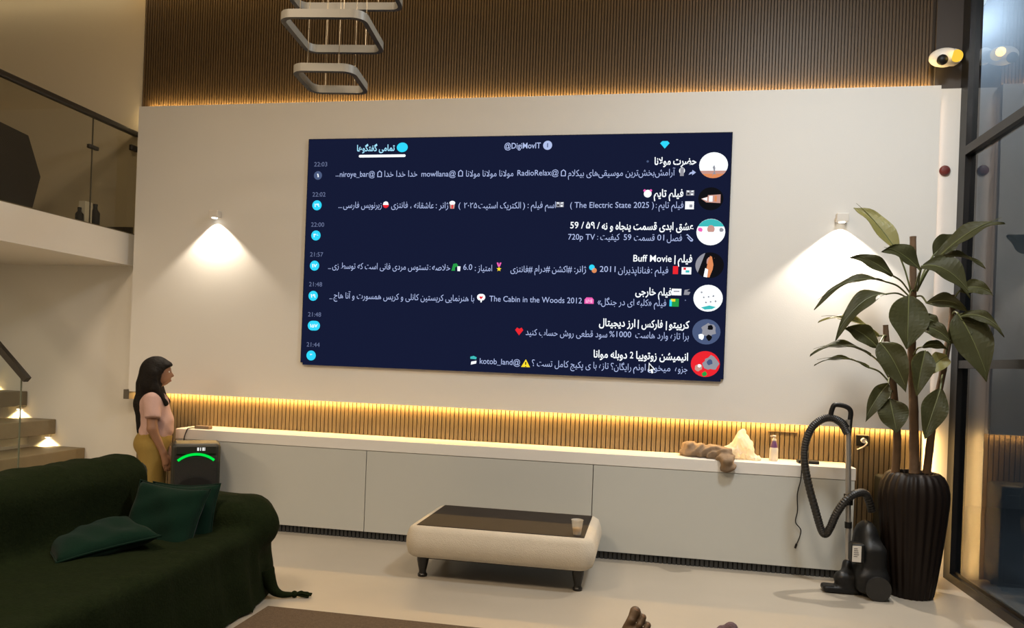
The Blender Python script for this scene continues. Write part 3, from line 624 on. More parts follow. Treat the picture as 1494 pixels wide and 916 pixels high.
# corner of the throw trailing onto the floor with its tassel
c0 = np.array([-2.04, 3.93, .05])
tl = MB()
tl.tube(bez([(-2.09, 3.93, .16), (-2.045, 3.935, .06), (-2.0, 3.95, .025), (-1.945, 3.975, .02)], 6), [.05, .05, .045, .042, .038, .035, .032, .03, .028, .026, .024, .022, .02, .019, .018, .017, .016, .015, .014][:19], 10)
obj('corner', tl, throw_m, th, smooth=60)
tl = MB(); tl.ball((-1.935, 3.985, .02), .02)
for k in range(16):
    a = random.uniform(-.45, .45); L = random.uniform(.07, .10)
    tl.tube([(-1.935, 3.985, .02), (-1.935 + .5 * L * math.cos(.45 + a), 3.985 + .5 * L * math.sin(.45 + a), .02 + random.uniform(-.008, .012)), (-1.935 + L * math.cos(.45 + a * .8), 3.985 + L * math.sin(.45 + a * .8), .008 + random.uniform(0, .018))], .006, 5)
obj('tassel', tl, throw_m, th, smooth=60)
def cushion(label, c, size, thick, ex, ey, seed):
    ex = np.array(ex, float); ex /= np.linalg.norm(ex); ey = np.array(ey, float); ey -= ex * (ex @ ey); ey /= np.linalg.norm(ey); ez = np.cross(ex, ey)
    n = 22; mb = MB(); q = np.random.default_rng(seed)
    ph = q.uniform(0, 6, 4)
    for sgn in (1, -1):
        V = []; Fc = []
        for i in range(n + 1):
            for j in range(n + 1):
                u, v = 2 * i / n - 1, 2 * j / n - 1
                t = max(0, (1 - u ** 4) * (1 - v ** 4)) ** .5
                pin = 1 - .10 * (1 - u * u) * abs(v) ** 3; pin2 = 1 - .10 * (1 - v * v) * abs(u) ** 3
                wr = .006 * math.sin(5 * u + 3 * v + ph[0]) * t + .005 * math.sin(9 * v - 4 * u + ph[1]) * t
                p = np.array(c) + ex * u * size / 2 * pin2 + ey * v * size / 2 * pin + ez * (sgn * thick / 2 * t + wr)
                V.append(p)
        for i in range(n):
            for j in range(n):
                a = i * (n + 1) + j; Fc.append((a, a + 1, a + n + 2, a + n + 1) if sgn > 0 else (a, a + n + 1, a + n + 2, a + 1))
        mb.add(V, Fc)
    cs = thing('cushion', label, 'cushion', tuple(c), 'green cushions on the sofa')
    import bmesh
    o = obj('cover', mb, cush_m, cs, recalc=False)
    bm = bmesh.new(); bm.from_mesh(o.data); bmesh.ops.remove_doubles(bm, verts=bm.verts[:], dist=.0008); bmesh.ops.recalc_face_normals(bm, faces=bm.faces[:])
    for f in bm.faces: f.smooth = True
    bm.to_mesh(o.data); bm.free()
    pts = []
    for u, v in [(-1 + 2 * k / 12, -1) for k in range(12)] + [(1, -1 + 2 * k / 12) for k in range(12)] + [(1 - 2 * k / 12, 1) for k in range(12)] + [(-1, 1 - 2 * k / 12) for k in range(13)]:
        pts.append(np.array(c) + ex * u * size / 2 * (1 - .10 * (1 - v * v) * abs(u) ** 3) + ey * v * size / 2 * (1 - .10 * (1 - u * u) * abs(v) ** 3))
    obj('piping', MB().tube(pts, .005, 6), cush_m, cs, smooth=60)
cushion('dark green velvet cushion lying nearly flat on the sofa seat', (-2.60, 3.21, .462), .45, .11, (.80, -.55, -.02), (.55, .78, .12), 2)
cushion('dark green velvet cushion propped upright in the sofa corner', (-2.445, 3.50, .495), .40, .13, (.97, .05, -.06), (.05, .42, .9), 4)
cushion('dark green velvet cushion tucked behind the propped one, only its top edge showing', (-2.435, 3.645, .485), .38, .10, (.96, .1, .02), (-.03, .25, .95), 6)

# ------------------------------------------------------------------ staircase at left
st = thing('staircase', 'dark wooden stair treads rising to the left, lit from below', 'staircase', (-4.9, 5.3, 0))
for k in range(6):
    xn, zt = -4.487 - .298 * k, .27 + .2325 * k
    obj('tread', MB().rbox(max(xn - .42, XL), xn, 4.86, YB - .002, zt - .128, zt, .006), tread_m, st)
    if k: obj('riser', MB().box(xn - .30, xn - .28, 4.92, YB - .002, zt - .2335, zt - .128), white_wall, st)
obj('riser', MB().box(-4.80, -4.78, 4.92, YB - .002, 0, .142), white_wall, st)
gr = thing('glass_railing', 'clear glass stair railing with dark sloping handrail at far left', 'railing', (-4.9, 4.82, 0))
hd = MB(); a = np.array([-4.545, 4.84, 1.12]); b = np.array([-5.75, 4.84, 1.12 + 1.205 * .93]); n_ = np.array([.68, 0, .73]) * .022
hd.add([p + sy * np.array([0, .022, 0]) + sn * n_ for p in (a, b) for sy, sn in ((-1, -1), (1, -1), (1, 1), (-1, 1))], [(0, 1, 2, 3), (7, 6, 5, 4), (0, 4, 5, 1), (1, 5, 6, 2), (2, 6, 7, 3), (3, 7, 4, 0)])
obj('handrail', hd, rail_m, gr)
gp = [(-4.60, 0.0), (-4.60, 1.155), (-5.75, 1.155 + 1.15 * .93), (-5.75, .9)]
obj('glass_panel', MB().prism(gp, 'y', 4.834, 4.846), clear_glass, gr)
obj('glass_edge', MB().box(-4.599, -4.594, 4.834, 4.846, .002, 1.13), mat('glass_edge_green', (.10, .12, .09, 1), .3, bump=.01), gr)
for k, (lx, lz) in enumerate(((-5.449, .812), (-5.745, 1.045), (-5.15, .58))):
    q = (lx, YB, lz)
    s_ = thing('step_light', ['small warm step light on the wall under the upper visible tread', 'small warm step light on the wall above the upper visible tread', 'small warm step light on the wall under the middle visible tread'][k], 'light', (q[0], YB, q[2]))
    obj('casing', MB().rbox(q[0] - .025, q[0] + .025, YB - .03, YB, q[2] - .005, q[2] + .02, .004), cam_white, s_)
    obj('lens', MB().box(q[0] - .015, q[0] + .015, YB - .025, YB - .008, q[2] - .008, q[2] - .005), lamp_e, s_)
    spot('step_light_beam', (q[0], YB - .04, q[2] - .012), (q[0], YB - .01, q[2] - .2), 13, (1, .76, .34), 130, .6, .01)

# ------------------------------------------------------------------ mezzanine things
ac = thing('armchair', 'dark brown armchair with angular back behind the mezzanine glass', 'chair', (-5.0, 4.6, 2.362))
prof = [(4.20, 2.43), (5.03, 2.43), (5.10, 2.70), (4.97, 2.985), (4.60, 3.02), (4.33, 2.985), (4.14, 2.70)]
obj('shell', MB().prism(prof, 'x', -4.80, -4.74), chair_m, ac)
obj('seat', MB().rbox(-5.35, -4.80, 4.26, 4.98, 2.52, 2.72, .04), chair_m, ac)
obj('armrest', MB().rbox(-5.35, -4.80, 4.98, 5.06, 2.46, 2.86, .03), chair_m, ac); obj('armrest', MB().rbox(-5.35, -4.80, 4.18, 4.26, 2.46, 2.86, .03), chair_m, ac)
for x in (-5.3, -4.79):
    for y in (4.3, 4.95): obj('leg', MB().cyl((x, y, 2.362), (x, y, 2.5), .018), leg_m, ac)
pale = mat('pale_box', (.85, .82, .74, 1), .7, bump=.05)
bx = MB().rbox(-4.52, -4.46, 5.25, 5.33, 2.362, 2.545, .004); tag(obj('box', bx, pale, loc=(-4.49, 5.29, 2.362)), 'pale upright box between two dark bottles on the mezzanine', 'box')
for yy, hh, rr, lb in ((5.215, .105, .03, 'short dark bottle left of the pale box on the mezzanine'), (5.385, .165, .036, 'tall dark bottle right of the pale box on the mezzanine')):
    z = 2.362; v = thing('bottle', lb, 'bottle', (-4.48, yy, z))
    obj('bottle_body', MB().lathe([(rr * .9, z), (rr, z + .01), (rr, z + hh * .68), (rr * .5, z + hh * .85), (rr * .42, z + hh)], -4.48, yy, 20), vac_m, v, smooth=40)
    obj('cap', MB().cyl((-4.48, yy, z + hh), (-4.48, yy, z + hh + .018), rr * .5), black_metal, v, smooth=40)

# ------------------------------------------------------------------ party speaker
ps = thing('party_speaker', 'black party speaker with glowing green arc, beside the girl', 'speaker', (-3.33, 5.2, 0))
PX0, PX1, PY0, PY1 = -3.505, -3.165, 5.05, 5.34
obj('cabinet_shell', MB().rbox(PX0, PX1, PY0 + .02, PY1, .03, .69, .03), spk_m, ps, smooth=50)
obj('grille', MB().rbox(PX0 + .025, PX1 - .025, PY0, PY0 + .03, .06, .60, .008), grille_m, ps)
obj('control_panel', MB().rbox(PX0 + .03, PX1 - .03, PY0 + .004, PY0 + .03, .615, .675, .006), spk_m, ps)
dsp = MB()
for x, w in ((-3.33, .012), (-3.31, .006), (-3.295, .012), (-3.28, .005)): dsp.box(x, x + w, PY0 + .0025, PY0 + .004, .640, .664)
obj('display', dsp, white_led, ps)
ca = [onY(px, py, PY0 - .002) for px, py in ((269, 672), (292.5, 661.5), (318, 668.5))]
cxa, cza, ra = -3.335, .425, .19
arc_p = [(cxa + ra * math.sin(math.radians(a)), PY0 - .002, cza + ra * math.cos(math.radians(a))) for a in np.linspace(-41, 41, 25)]
obj('led_arc', MB().tube(arc_p, .0095, 8), green_led, ps, smooth=60)
obj('woofer', MB().lathe([(.13, 0), (.135, .006), (.12, .01), (.05, .004), (.03, .01), (.001, .012)], 0, 0, 32), vac_m, ps, smooth=40)
wf = ps.children[-1]; wf.rotation_euler = (PI / 2, 0, 0); wf.location = Vector((cxa, PY0 - .001, .32)) - ps.location
wf.data.transform(Matrix.Translation(ps.location))
ps.rotation_euler = (0, 0, math.radians(34)); ps.location.x -= .025; ps.location.y -= .02
for x in (PX0 + .05, PX1 - .05): 
    for y in (PY0 + .07, PY1 - .05): obj('foot', MB().cyl((x, y, 0), (x, y, .035), .022), vac_m, ps)
adp = thing('power_adapter', 'small brown adapter with thin cable at the worktop left end', 'adapter', (-3.5, 5.47, .757))
obj('adapter_body', MB().rbox(-3.56, -3.43, 5.45, 5.50, .757, .782, .006), bag_cloth, adp)
obj('cable', MB().tube(bez([(-3.55, 5.46, .765), (-3.575, 5.40, .764), (-3.585, 5.385, .74), (-3.60, 5.38, .68), (-3.59, 5.37, .6)]), .004, 6), vac_m, adp, smooth=60)

# ------------------------------------------------------------------ things on the worktop
ZW = .757
def cl_sdf(P):
    d = smin(ell(P, (.40, 5.58, ZW + .035), (.13, .10, .05)), ell(P, (.53, 5.52, ZW + .03), (.10, .09, .045)), .06)
    d = smin(d, cone(P, (.56, 5.42, ZW + .025), (.57, 5.375, ZW - .02), .045, .05), .04)
    d = smin(d, ell(P, (.33, 5.60, ZW + .045), (.06, .06, .05)), .04)
    d = d + .010 * wav(P, 26, 12) + .009 * np.sin(70 * P[..., 2] + 45 * P[..., 1] - 38 * P[..., 0] + 2.5 * np.sin(24 * P[..., 0]) + 2 * np.sin(30 * P[..., 1])) - .003
    d = np.maximum(d, ZW + .001 - P[..., 2] - 10 * np.clip(5.393 - P[..., 1], 0, 1))
    return np.maximum(d, np.minimum(P[..., 1] - 5.393, 0) * 0 + np.where(P[..., 2] < ZW, P[..., 1] - 5.392, -1))
tag(obj('cloth', nets(cl_sdf, (.2, 5.28, ZW - .1), (.72, 5.71, ZW + .14), .006), bag_cloth, loc=(.45, 5.5, ZW), smooth=80), 'crumpled brown cloth with a dark end hanging over the worktop edge', 'cloth')
bagm = mat('thin_plastic', (.85, .80, .68, 1), .35, bump=.6, bscale=40)
bn = bagm.node_tree; bs = bn.nodes['Principled BSDF']; bs.inputs['Transmission Weight'].default_value = .0
tr = bn.nodes.new('ShaderNodeBsdfTranslucent'); tr.inputs[0].default_value = (.9, .85, .7, 1); mxs = bn.nodes.new('ShaderNodeMixShader'); mxs.inputs[0].default_value = .5
bn.links.new(bs.outputs[0], mxs.inputs[1]); bn.links.new(tr.outputs[0], mxs.inputs[2]); bn.links.new(mxs.outputs[0], bn.nodes['Material Output'].inputs[0])
def bag_sdf(P):
    d = smin(ell(P, (.655, 5.585, ZW + .05), (.085, .07, .06)), ell(P, (.715, 5.58, ZW + .06), (.05, .06, .075)), .05)
    d = smin(d, cone(P, (.685, 5.585, ZW + .10), (.680, 5.585, ZW + .185), .055, .022), .05)
    d = smin(d, ell(P, (.77, 5.56, ZW + .012), (.05, .05, .014)), .03)
    d = d + .016 * wav(P, 36, 27) + .018 * np.abs(wav(P, 62, 23)) - .008
    return np.maximum(d, ZW + .001 - P[..., 2])
tag(obj('plastic_bag', nets(bag_sdf, (.52, 5.48, ZW - .01), (.86, 5.69, ZW + .24), .0055), bagm, loc=(.68, 5.58, ZW), smooth=45), 'crumpled thin plastic bag glowing in the niche light', 'bag')
sb = thing('spray_bottle', 'small cream pump bottle with purple label band on the worktop', 'bottle', (.905, 5.57, ZW))
bx_, by_ = .905, 5.57
obj('bottle_body', MB().lathe([(.025, ZW), (.030, ZW + .006), (.030, ZW + .085), (.026, ZW + .095)], bx_, by_, 24), bottle_m, sb, smooth=40)
obj('shoulder', MB().lathe([(.026, ZW + .095), (.024, ZW + .11), (.016, ZW + .135), (.013, ZW + .142)], bx_, by_, 24), bottle_p, sb, smooth=40)
obj('pump', MB().lathe([(.015, ZW + .142), (.015, ZW + .155), (.008, ZW + .158), (.007, ZW + .17), (.013, ZW + .172), (.013, ZW + .18), (.004, ZW + .182)], bx_, by_, 20).box(bx_ - .028, bx_, by_ - .006, by_ + .006, ZW + .171, ZW + .179), bottle_m, sb, smooth=40)
rt = thing('cable_box', 'flat black box on the worktop with its cable hanging down', 'box', (1.13, 5.54, ZW))
obj('box_body', MB().rbox(1.06, 1.20, 5.50, 5.58, ZW, ZW + .022, .005), vac_m, rt)
cab = [(1.075, 5.51, ZW + .01), (1.07, 5.42, ZW + .008), (1.062, 5.388, ZW - .01), (1.058, 5.385, .66), (1.04, 5.386, .56), (1.045, 5.386, .45), (1.035, 5.386, .37), (1.07, 5.386, .32), (1.065, 5.386, .27), (1.045, 5.386, .215)]
obj('cable', MB().tube(bez(cab, 6), .0035, 6), vac_m, rt, smooth=60)
obj('plug', MB().cyl((1.046, 5.386, .22), (1.038, 5.386, .19), .007, 10), vac_m, rt)

# ------------------------------------------------------------------ vacuum cleaner
VY = 5.15
vc = thing('vacuum_cleaner', 'black canister vacuum with hose and upright steel wand, leaning by the cabinet end', 'vacuum cleaner', (1.42, 5.15, 0))
obj('wand', MB().cyl((1.291, VY, 1.10), (1.320, VY, .17), .017, 16).cyl((1.307, VY, .62), (1.309, VY, .55), .028, 16, 1).cyl((1.313, VY, .44), (1.314, VY, .40), .022, 16, 1), [wand_m, vac_m], vc, smooth=40)
P2 = lambda px, py, Y=VY: onY(px, py, Y)
hnd = [P2(1238, 640), P2(1240, 615), P2(1241, 600), P2(1234, 593), P2(1219, 590.5), P2(1214, 597), P2(1211, 610), P2(1214, 615), P2(1226, 612), P2(1238, 613)]
obj('handle', MB().tube(bez(hnd[:7], 6), .016, 10).tube(bez([hnd[6], P2(1222, 611), P2(1238, 622)], 6), .018, 10), vac_m, vc, smooth=60)
hs = [P2(1236, 632), P2(1228, 618), P2(1214, 610), P2(1199, 612), P2(1184, 625), P2(1175, 648), P2(1174, 675), P2(1180, 708), P2(1190, 745), P2(1198, 772), P2(1204, 779), P2(1211, 770, 5.12), P2(1221, 748, 5.1), P2(1236, 728, 5.09), P2(1252, 719, 5.13), P2(1264, 722, 5.18), P2(1272, 745, 5.22)]
obj('hose', MB().tube(bez(hs, 14), .026, 12, rib=.90), hose_m, vc, smooth=20)
def can_sdf(P):
    d = rbx(P, (1.36, 4.98, .02), (1.52, 5.30, .34), .06)
    d = smin(d, ell(P, (1.42, 5.14, .34), (.075, .11, .12)), .05)
    d = smin(d, rbx(P, (1.33, 4.96, .03), (1.53, 5.2, .17), .05), .04)
    return d
obj('canister', nets(can_sdf, (1.25, 4.9, 0), (1.7, 5.4, .5), .011), vac_m, vc, smooth=60)
for y in (4.94, 5.29): obj('wheel', MB().cyl((1.45, y, .075), (1.45, y + .03, .075), .075, 28), hose_m, vc, smooth=40)
def noz_sdf(P):
    d = rbx(P, (1.15, 5.03, .002), (1.37, 5.14, .045), .02)
    return smin(smin(d, cone(P, (1.30, 5.09, .06), (1.315, 5.145, .17), .045, .03), .03), cone(P, (1.27, 5.08, .09), (1.33, 5.08, .09), .05, .05), .03)
obj('floor_nozzle', nets(noz_sdf, (1.1, 4.98, -.01), (1.42, 5.22, .25), .008), vac_m, vc, smooth=60)
q = onY(1250, 808, 4.97)
lbm = MB().box(q[0] - .026, q[0] + .026, 4.968, 4.972, q[2] - .05, q[2] + .05)
for k in range(5): lbm.box(q[0] - .018, q[0] + .004 + .003 * (k * 5 % 4), 4.9672, 4.968, q[2] + .03 - k * .012, q[2] + .034 - k * .012, 1)
obj('paper_label', lbm, [paper_m, ink_m], vc)
ps_ = MB().rbox(q[0] - .03, q[0] + .05, 4.972, 5.06, q[2] - .06, q[2] + .06, .012); obj('dust_box', ps_, vac_m, vc)

bb = thing('floor_speaker', 'tall black box standing on the floor behind the ribbed pot', 'speaker', (1.76, 5.52, 0))
obj('box_shell', MB().rbox(1.60, 1.91, 5.42, 5.66, .02, .70, .02), spk_m, bb)
obj('front_panel', MB().rbox(1.62, 1.89, 5.41, 5.425, .06, .64, .006), grille_m, bb)
for x in (1.65, 1.86):
    for y in (5.46, 5.62): obj('foot', MB().cyl((x, y, 0), (x, y, .025), .02), vac_m, bb)
# ------------------------------------------------------------------ potted plant
PCX, PCY = 1.70, 5.16
pp = thing('potted_plant', 'tall leafy plant with three bare stems in a dark ribbed pot', 'plant', (PCX, PCY, 0))
prof = [(.125, 0), (.135, .02), (.15, .12), (.172, .30), (.19, .48), (.200, .60), (.200, .66), (.188, .72), (.165, .765), (.14, .785), (.128, .785), (.120, .77), (.118, .74)]
po = obj('pot', MB().lathe(prof, PCX, PCY, 144, ribs=24, amp=.028), pot_m, pp, smooth=60)
obj('soil', MB().lathe([(.125, .735), (.13, .75), (.05, .765), (.001, .768)], PCX, PCY, 32), soil_m, pp, smooth=60)
stems = [([P2(1306, 690, 5.13), P2(1309, 640, 5.13), P2(1303, 560, 5.12), P2(1294, 500, 5.12), P2(1292, 474, 5.12)], .022),
         ([P2(1334, 690, 5.16), P2(1333, 600, 5.16), P2(1330, 500, 5.16), P2(1332, 420, 5.16), P2(1332, 345, 5.16)], .026),
         ([P2(1352, 690, 5.14), P2(1362, 610, 5.12), P2(1376, 540, 5.10), P2(1388, 470, 5.08), P2(1389, 430, 5.08)], .021)]
for pts, r_ in stems:
    c_ = bez(pts, 8); n_ = len(c_)
    obj('stem', MB().tube(c_, [r_ * (1.15 - .45 * k / n_) * (1.06 if k % 4 == 0 else 1) for k in range(n_)], 12), trunk_m, pp, smooth=60)
def leaf(stalk, mid, tip, width, yb=5.15, ym=5.1, yt=5.05, face=(0, -1, .25), sag=.03, m=0, fold=.40):
    """blade from mid to tip on a stalk rising from the stem; width in photo pixels at that distance"""
    a, b, c = P2(*stalk, yb), P2(*mid, ym), P2(*tip, yt)
    for q in (a, b, c): q[0] = min(q[0], 2.06)
    b = np.array(b); c = np.array(c); ax = c - b; L = np.linalg.norm(ax); w = width / F_PX * 5.1 / 2 * .86
    fn = np.array(face, float); side = np.cross(ax, fn); side /= np.linalg.norm(side); nrm = np.cross(side, ax); nrm /= np.linalg.norm(nrm)
    if nrm @ fn < 0: nrm = -nrm
    n, k = 14, 8; V = []; Fc = []; q = random.Random(int(width * 13 + mid[0] * 7))
    ph = q.uniform(0, 6)
    for i in range(n + 1):
        t = i / n; prof = (math.sin(PI * min(1, t * .97 + .03) ** .85)) ** .95 if t < 1 else 0
        prof = max(prof, .02 if 0 < i < n else .01)
        cpt = b + ax * t + np.array([0, 0, 1]) * sag * 4 * t * (1 - t)
        for j in range(k + 1):
            s_ = 2 * j / k - 1
            p = cpt + side * s_ * w * prof + nrm * (abs(s_) * fold * w * prof + .009 * math.sin(12 * t + ph + 2 * s_) * abs(s_)) - np.array([0, 0, 1]) * L * .09 * t ** 3
            p[0] = min(p[0], 2.075); p[1] = min(p[1], 5.585)
            V.append(p)
    for i in range(n):
        for j in range(k):
            e = i * (k + 1) + j; Fc.append((e, e + 1, e + k + 2, e + k + 1))
    mb = MB(); mb.add(V, Fc, m); mb.add([np.array(v) - nrm * .0025 for v in V], [f[::-1] for f in Fc], m)
    mb.tube([b + (c - b) * t + np.array([0, 0, 1]) * sag * 4 * t * (1 - t) for t in np.linspace(0, .95, 8)], [.004 - .0028 * t for t in np.linspace(0, 1, 8)], 6, 2)
    mb.tube(bez([a, (np.array(a) + b) / 2 + np.array([0, 0, .02]), b], 5), .0055, 6, 2)
    obj('leaf', mb, [leaf_m, leafy_m, petiole_m], pp, smooth=70, recalc=False)
LV = [((1330, 430), (1312, 372), (1246, 294), 34, dict(ym=5.12, yt=5.22, m=1, face=(.3, -1, .4))),
      ((1328, 428), (1302, 402), (1240, 369), 22, dict(ym=5.05, yt=5.0, m=0, sag=.02)),
      ((1326, 432), (1292, 411), (1188, 442), 20, dict(ym=5.0, yt=4.95, sag=.07, face=(0, -.5, 1))),
      ((1326, 436), (1292, 429), (1219, 488), 30, dict(ym=4.98, yt=4.9, sag=.07, face=(-.2, -.8, .7))),
      ((1334, 425), (1326, 432), (1324, 502), 60, dict(ym=5.02, yt=4.92, sag=.0, fold=.15, face=(.1, -1, .3))),
      ((1334, 425), (1343, 395), (1287, 360), 36, dict(ym=5.0, yt=4.92, sag=.03, face=(-.2, -.8, .6))),
      ((1336, 425), (1366, 378), (1468, 316), 30, dict(ym=5.05, yt=4.9, sag=.04, face=(.1, -.7, .8))),
      ((1336, 425), (1362, 372), (1398, 338), 34, dict(ym=5.3, yt=5.35, sag=.0)),
      ((1338, 425), (1345, 388), (1416, 428), 46, dict(ym=5.02, yt=4.95, sag=.06, face=(.1, -.9, .5))),
      ((1338, 425), (1368, 376), (1438, 386), 22, dict(ym=5.08, yt=5.0, sag=.03, face=(0, -.5, 1))),
      ((1338, 432), (1352, 442), (1412, 450), 24, dict(ym=5.06, yt=5.0, sag=.03)),
      ((1388, 460), (1398, 458), (1440, 548), 58, dict(yb=5.08, ym=4.98, yt=4.88, sag=.03, fold=.15)),
      ((1388, 450), (1400, 424), (1450, 428), 24, dict(yb=5.08, ym=5.0, yt=4.92, sag=.03)),
      ((1388, 470), (1400, 462), (1482, 486), 18, dict(yb=5.08, ym=4.98, yt=4.85, sag=.05)),
      ((1294, 500), (1282, 490), (1194, 462), 17, dict(yb=5.12, ym=5.1, yt=5.1, m=1, sag=.05, face=(0, -.6, .8))),
      ((1294, 505), (1280, 506), (1232, 474), 30, dict(yb=5.12, ym=5.0, yt=4.98, sag=.02)),
      ((1296, 550), (1271, 518), (1182, 511), 20, dict(yb=5.12, ym=5.02, yt=4.98, sag=.05, face=(0, -.5, 1))),
      ((1298, 558), (1268, 536), (1188, 526), 10, dict(yb=5.12, ym=5.04, yt=5.0, sag=.04, face=(0, -.5, 1))),
      ((1294, 490), (1284, 500), (1322, 566), 42, dict(yb=5.12, ym=5.0, yt=4.92, sag=.03, face=(-.2, -1, .3))),
      ((1298, 552), (1296, 560), (1263, 610), 26, dict(yb=5.12, ym=5.02, yt=4.95, sag=.02)),
      ((1302, 570), (1298, 582), (1308, 628), 46, dict(yb=5.12, ym=5.0, yt=4.93, sag=.0, fold=.15)),
      ((1330, 500), (1344, 478), (1388, 500), 26, dict(ym=5.02, yt=4.96, sag=.03)),
      ((1331, 520), (1346, 506), (1384, 508), 14, dict(ym=5.05, yt=5.0, sag=.02)),
      ((1331, 530), (1350, 512), (1338, 572), 34, dict(ym=5.0, yt=4.94, sag=.02)),
      ((1376, 540), (1382, 520), (1352, 546), 28, dict(yb=5.10, ym=5.05, yt=4.98, m=1, sag=.02)),
      ((1376, 545), (1372, 568), (1350, 634), 38, dict(yb=5.10, ym=5.0, yt=4.94, sag=.0, fold=.2)),
      ((1378, 530), (1384, 500), (1425, 470), 30, dict(yb=5.10, ym=5.0, yt=4.95, sag=.03)),
      ((1330, 460), (1346, 462), (1372, 476), 18, dict(ym=5.05, yt=5.0, sag=.01))]
for a, b, c, w, kw in LV: leaf(a, b, c, w, **kw)

# ------------------------------------------------------------------ girl by the cabinet
GX, GY = onY(228, 600, 5.20)[0], 5.20; GA = math.radians(30)
gl = thing('person', 'girl in pink t-shirt and mustard trousers standing in profile left of the cabinet', 'person', (GX, GY, 0))
G = np.zeros(3)
def turn(mb):
    c, s_ = math.cos(GA), math.sin(GA)
    mb.v = [(GX + p[0] * c - p[1] * s_, GY + p[0] * s_ + p[1] * c, p[2]) for p in mb.v]; return mb
def fing(P, base, d, n, out, L, r_):
    """four fingers and a thumb on a hanging hand"""
    D = None
    for k in range(4):
        o_ = base + n * (k - 1.5) * .0155; l_ = L * (.86, 1, .95, .76)[k]
        e1 = o_ + d * l_ * .55; e2 = e1 + (d * .85 + out * .5) * l_ * .45
        q = np.minimum(cone(P, o_, e1, r_, r_ * .9), cone(P, e1, e2, r_ * .9, r_ * .75)); D = q if D is None else np.minimum(D, q)
    return D
def girl(P0):
    P = P0 - G
    d = smin(ell(P, (.005, 0, 1.215), (.090, .074, .100)), ell(P, (.035, 0, 1.165), (.058, .052, .062)), .03)
    d = smin(d, cone(P, (.090, 0, 1.205), (.106, 0, 1.182), .009, .012), .012)
    d = smin(d, ell(P, (.082, 0, 1.142), (.016, .022, .009)), .01)
    for s in (1, -1): d = smin(d, ell(P, (-.01, s * .076, 1.195), (.018, .008, .026)), .006)
    d = smin(d, cone(P, (-.012, 0, 1.15), (-.02, 0, 1.03), .042, .046), .03)
    t = smin(ell(P, (-.015, 0, .955), (.085, .125, .11)), ell(P, (.012, 0, .815), (.095, .115, .12)), .05)
    t = smin(t, ell(P, (-.01, 0, .70), (.10, .125, .10)), .05); d = smin(d, t, .03)
    for s in (1, -1):
        hip = (-.005, s * .068, .68); kn = (.012, s * .07, .36); an = (-.012, s * .07, .075)
        d = smin(d, cone(P, hip, kn, .078, .052), .03); d = smin(d, cone(P, kn, an, .052, .034), .03)
        d = smin(d, cone(P, (-.03, s * .072, .032), (.10, s * .078, .022), .032, .024), .02)
        sh = np.array((-.02, s * .135, .995)); el = np.array((-.005, s * .175, .785)); wr = np.array((.075, s * .155, .60))
        d = smin(d, cone(P, sh, el, .043, .035), .03); d = smin(d, cone(P, el, wr, .035, .023), .02)
        dr = np.array((.28, -s * .02, -.96)); hb = wr + dr * .075; nrm = np.array((.96, 0, .28))
        d = smin(d, cone(P, wr, hb, .024, .028), .015)
        d = smin(d, fing(P, wr + dr * .08, dr, nrm, np.array((0, -s * .9, -.2)), .07, .0085), .006)
        d = smin(d, np.minimum(cone(P, wr + dr * .03 + nrm * .02, wr + dr * .065 + nrm * .042, .011, .010), cone(P, wr + dr * .065 + nrm * .042, wr + dr * .1 + nrm * .045, .010, .008)), .008)
    return d
obj('body', turn(nets(girl, G + (-.18, -.26, -.02), G + (.2, .26, 1.36), .0085)), skin_m, gl, smooth=80)
def shirt(P0):
    P = P0 - G
    t = smin(ell(P, (-.018, 0, .955), (.105, .148, .115)), ell(P, (.012, 0, .82), (.118, .138, .13)), .06)
    t = smin(t, ell(P, (.0, 0, .735), (.112, .138, .09)), .05)
    for s in (1, -1): t = smin(t, cone(P, (-.025, s * .125, 1.0), (-.006, s * .178, .875), .056, .058), .03)
    t = t + .004 * wav(P, 22, 31) + .003 * np.sin(P[..., 2] * 60 + 4 * P[..., 0] * 20) * np.clip((.9 - P[..., 2]) * 6, 0, 1)
    t = np.maximum(t, .70 - P[..., 2])
    for s in (1, -1):
        n_ = np.array((.0, s * .35, -.94)); t = np.maximum(t, np.where(P[..., 1] * s > .125, (P - np.array((-.005, s * .178, .862))) @ n_, -1))
    return np.maximum(t, -ell(P, (.0, 0, 1.075), (.062, .065, .05)))
obj('tshirt', turn(nets(shirt, G + (-.2, -.3, .66), G + (.2, .3, 1.12), .0085)), pink_m, gl, smooth=60)
def pants(P0):
    P = P0 - G; d = ell(P, (-.028, 0, .66), (.125, .146, .115)); d = smin(d, ell(P, (.015, 0, .70), (.105, .135, .08)), .04)
    for s in (1, -1):
        d = smin(d, cone(P, (-.012, s * .07, .63), (.0, s * .078, .12), .10, .068), .04)
    d = d + .006 * wav(P, 18, 41); d = np.maximum(d, P[..., 2] - .745); return np.maximum(d, .085 - P[..., 2])
obj('trousers', turn(nets(pants, G + (-.22, -.26, .05), G + (.2, .26, .80), .0095)), mustard_m, gl, smooth=60)
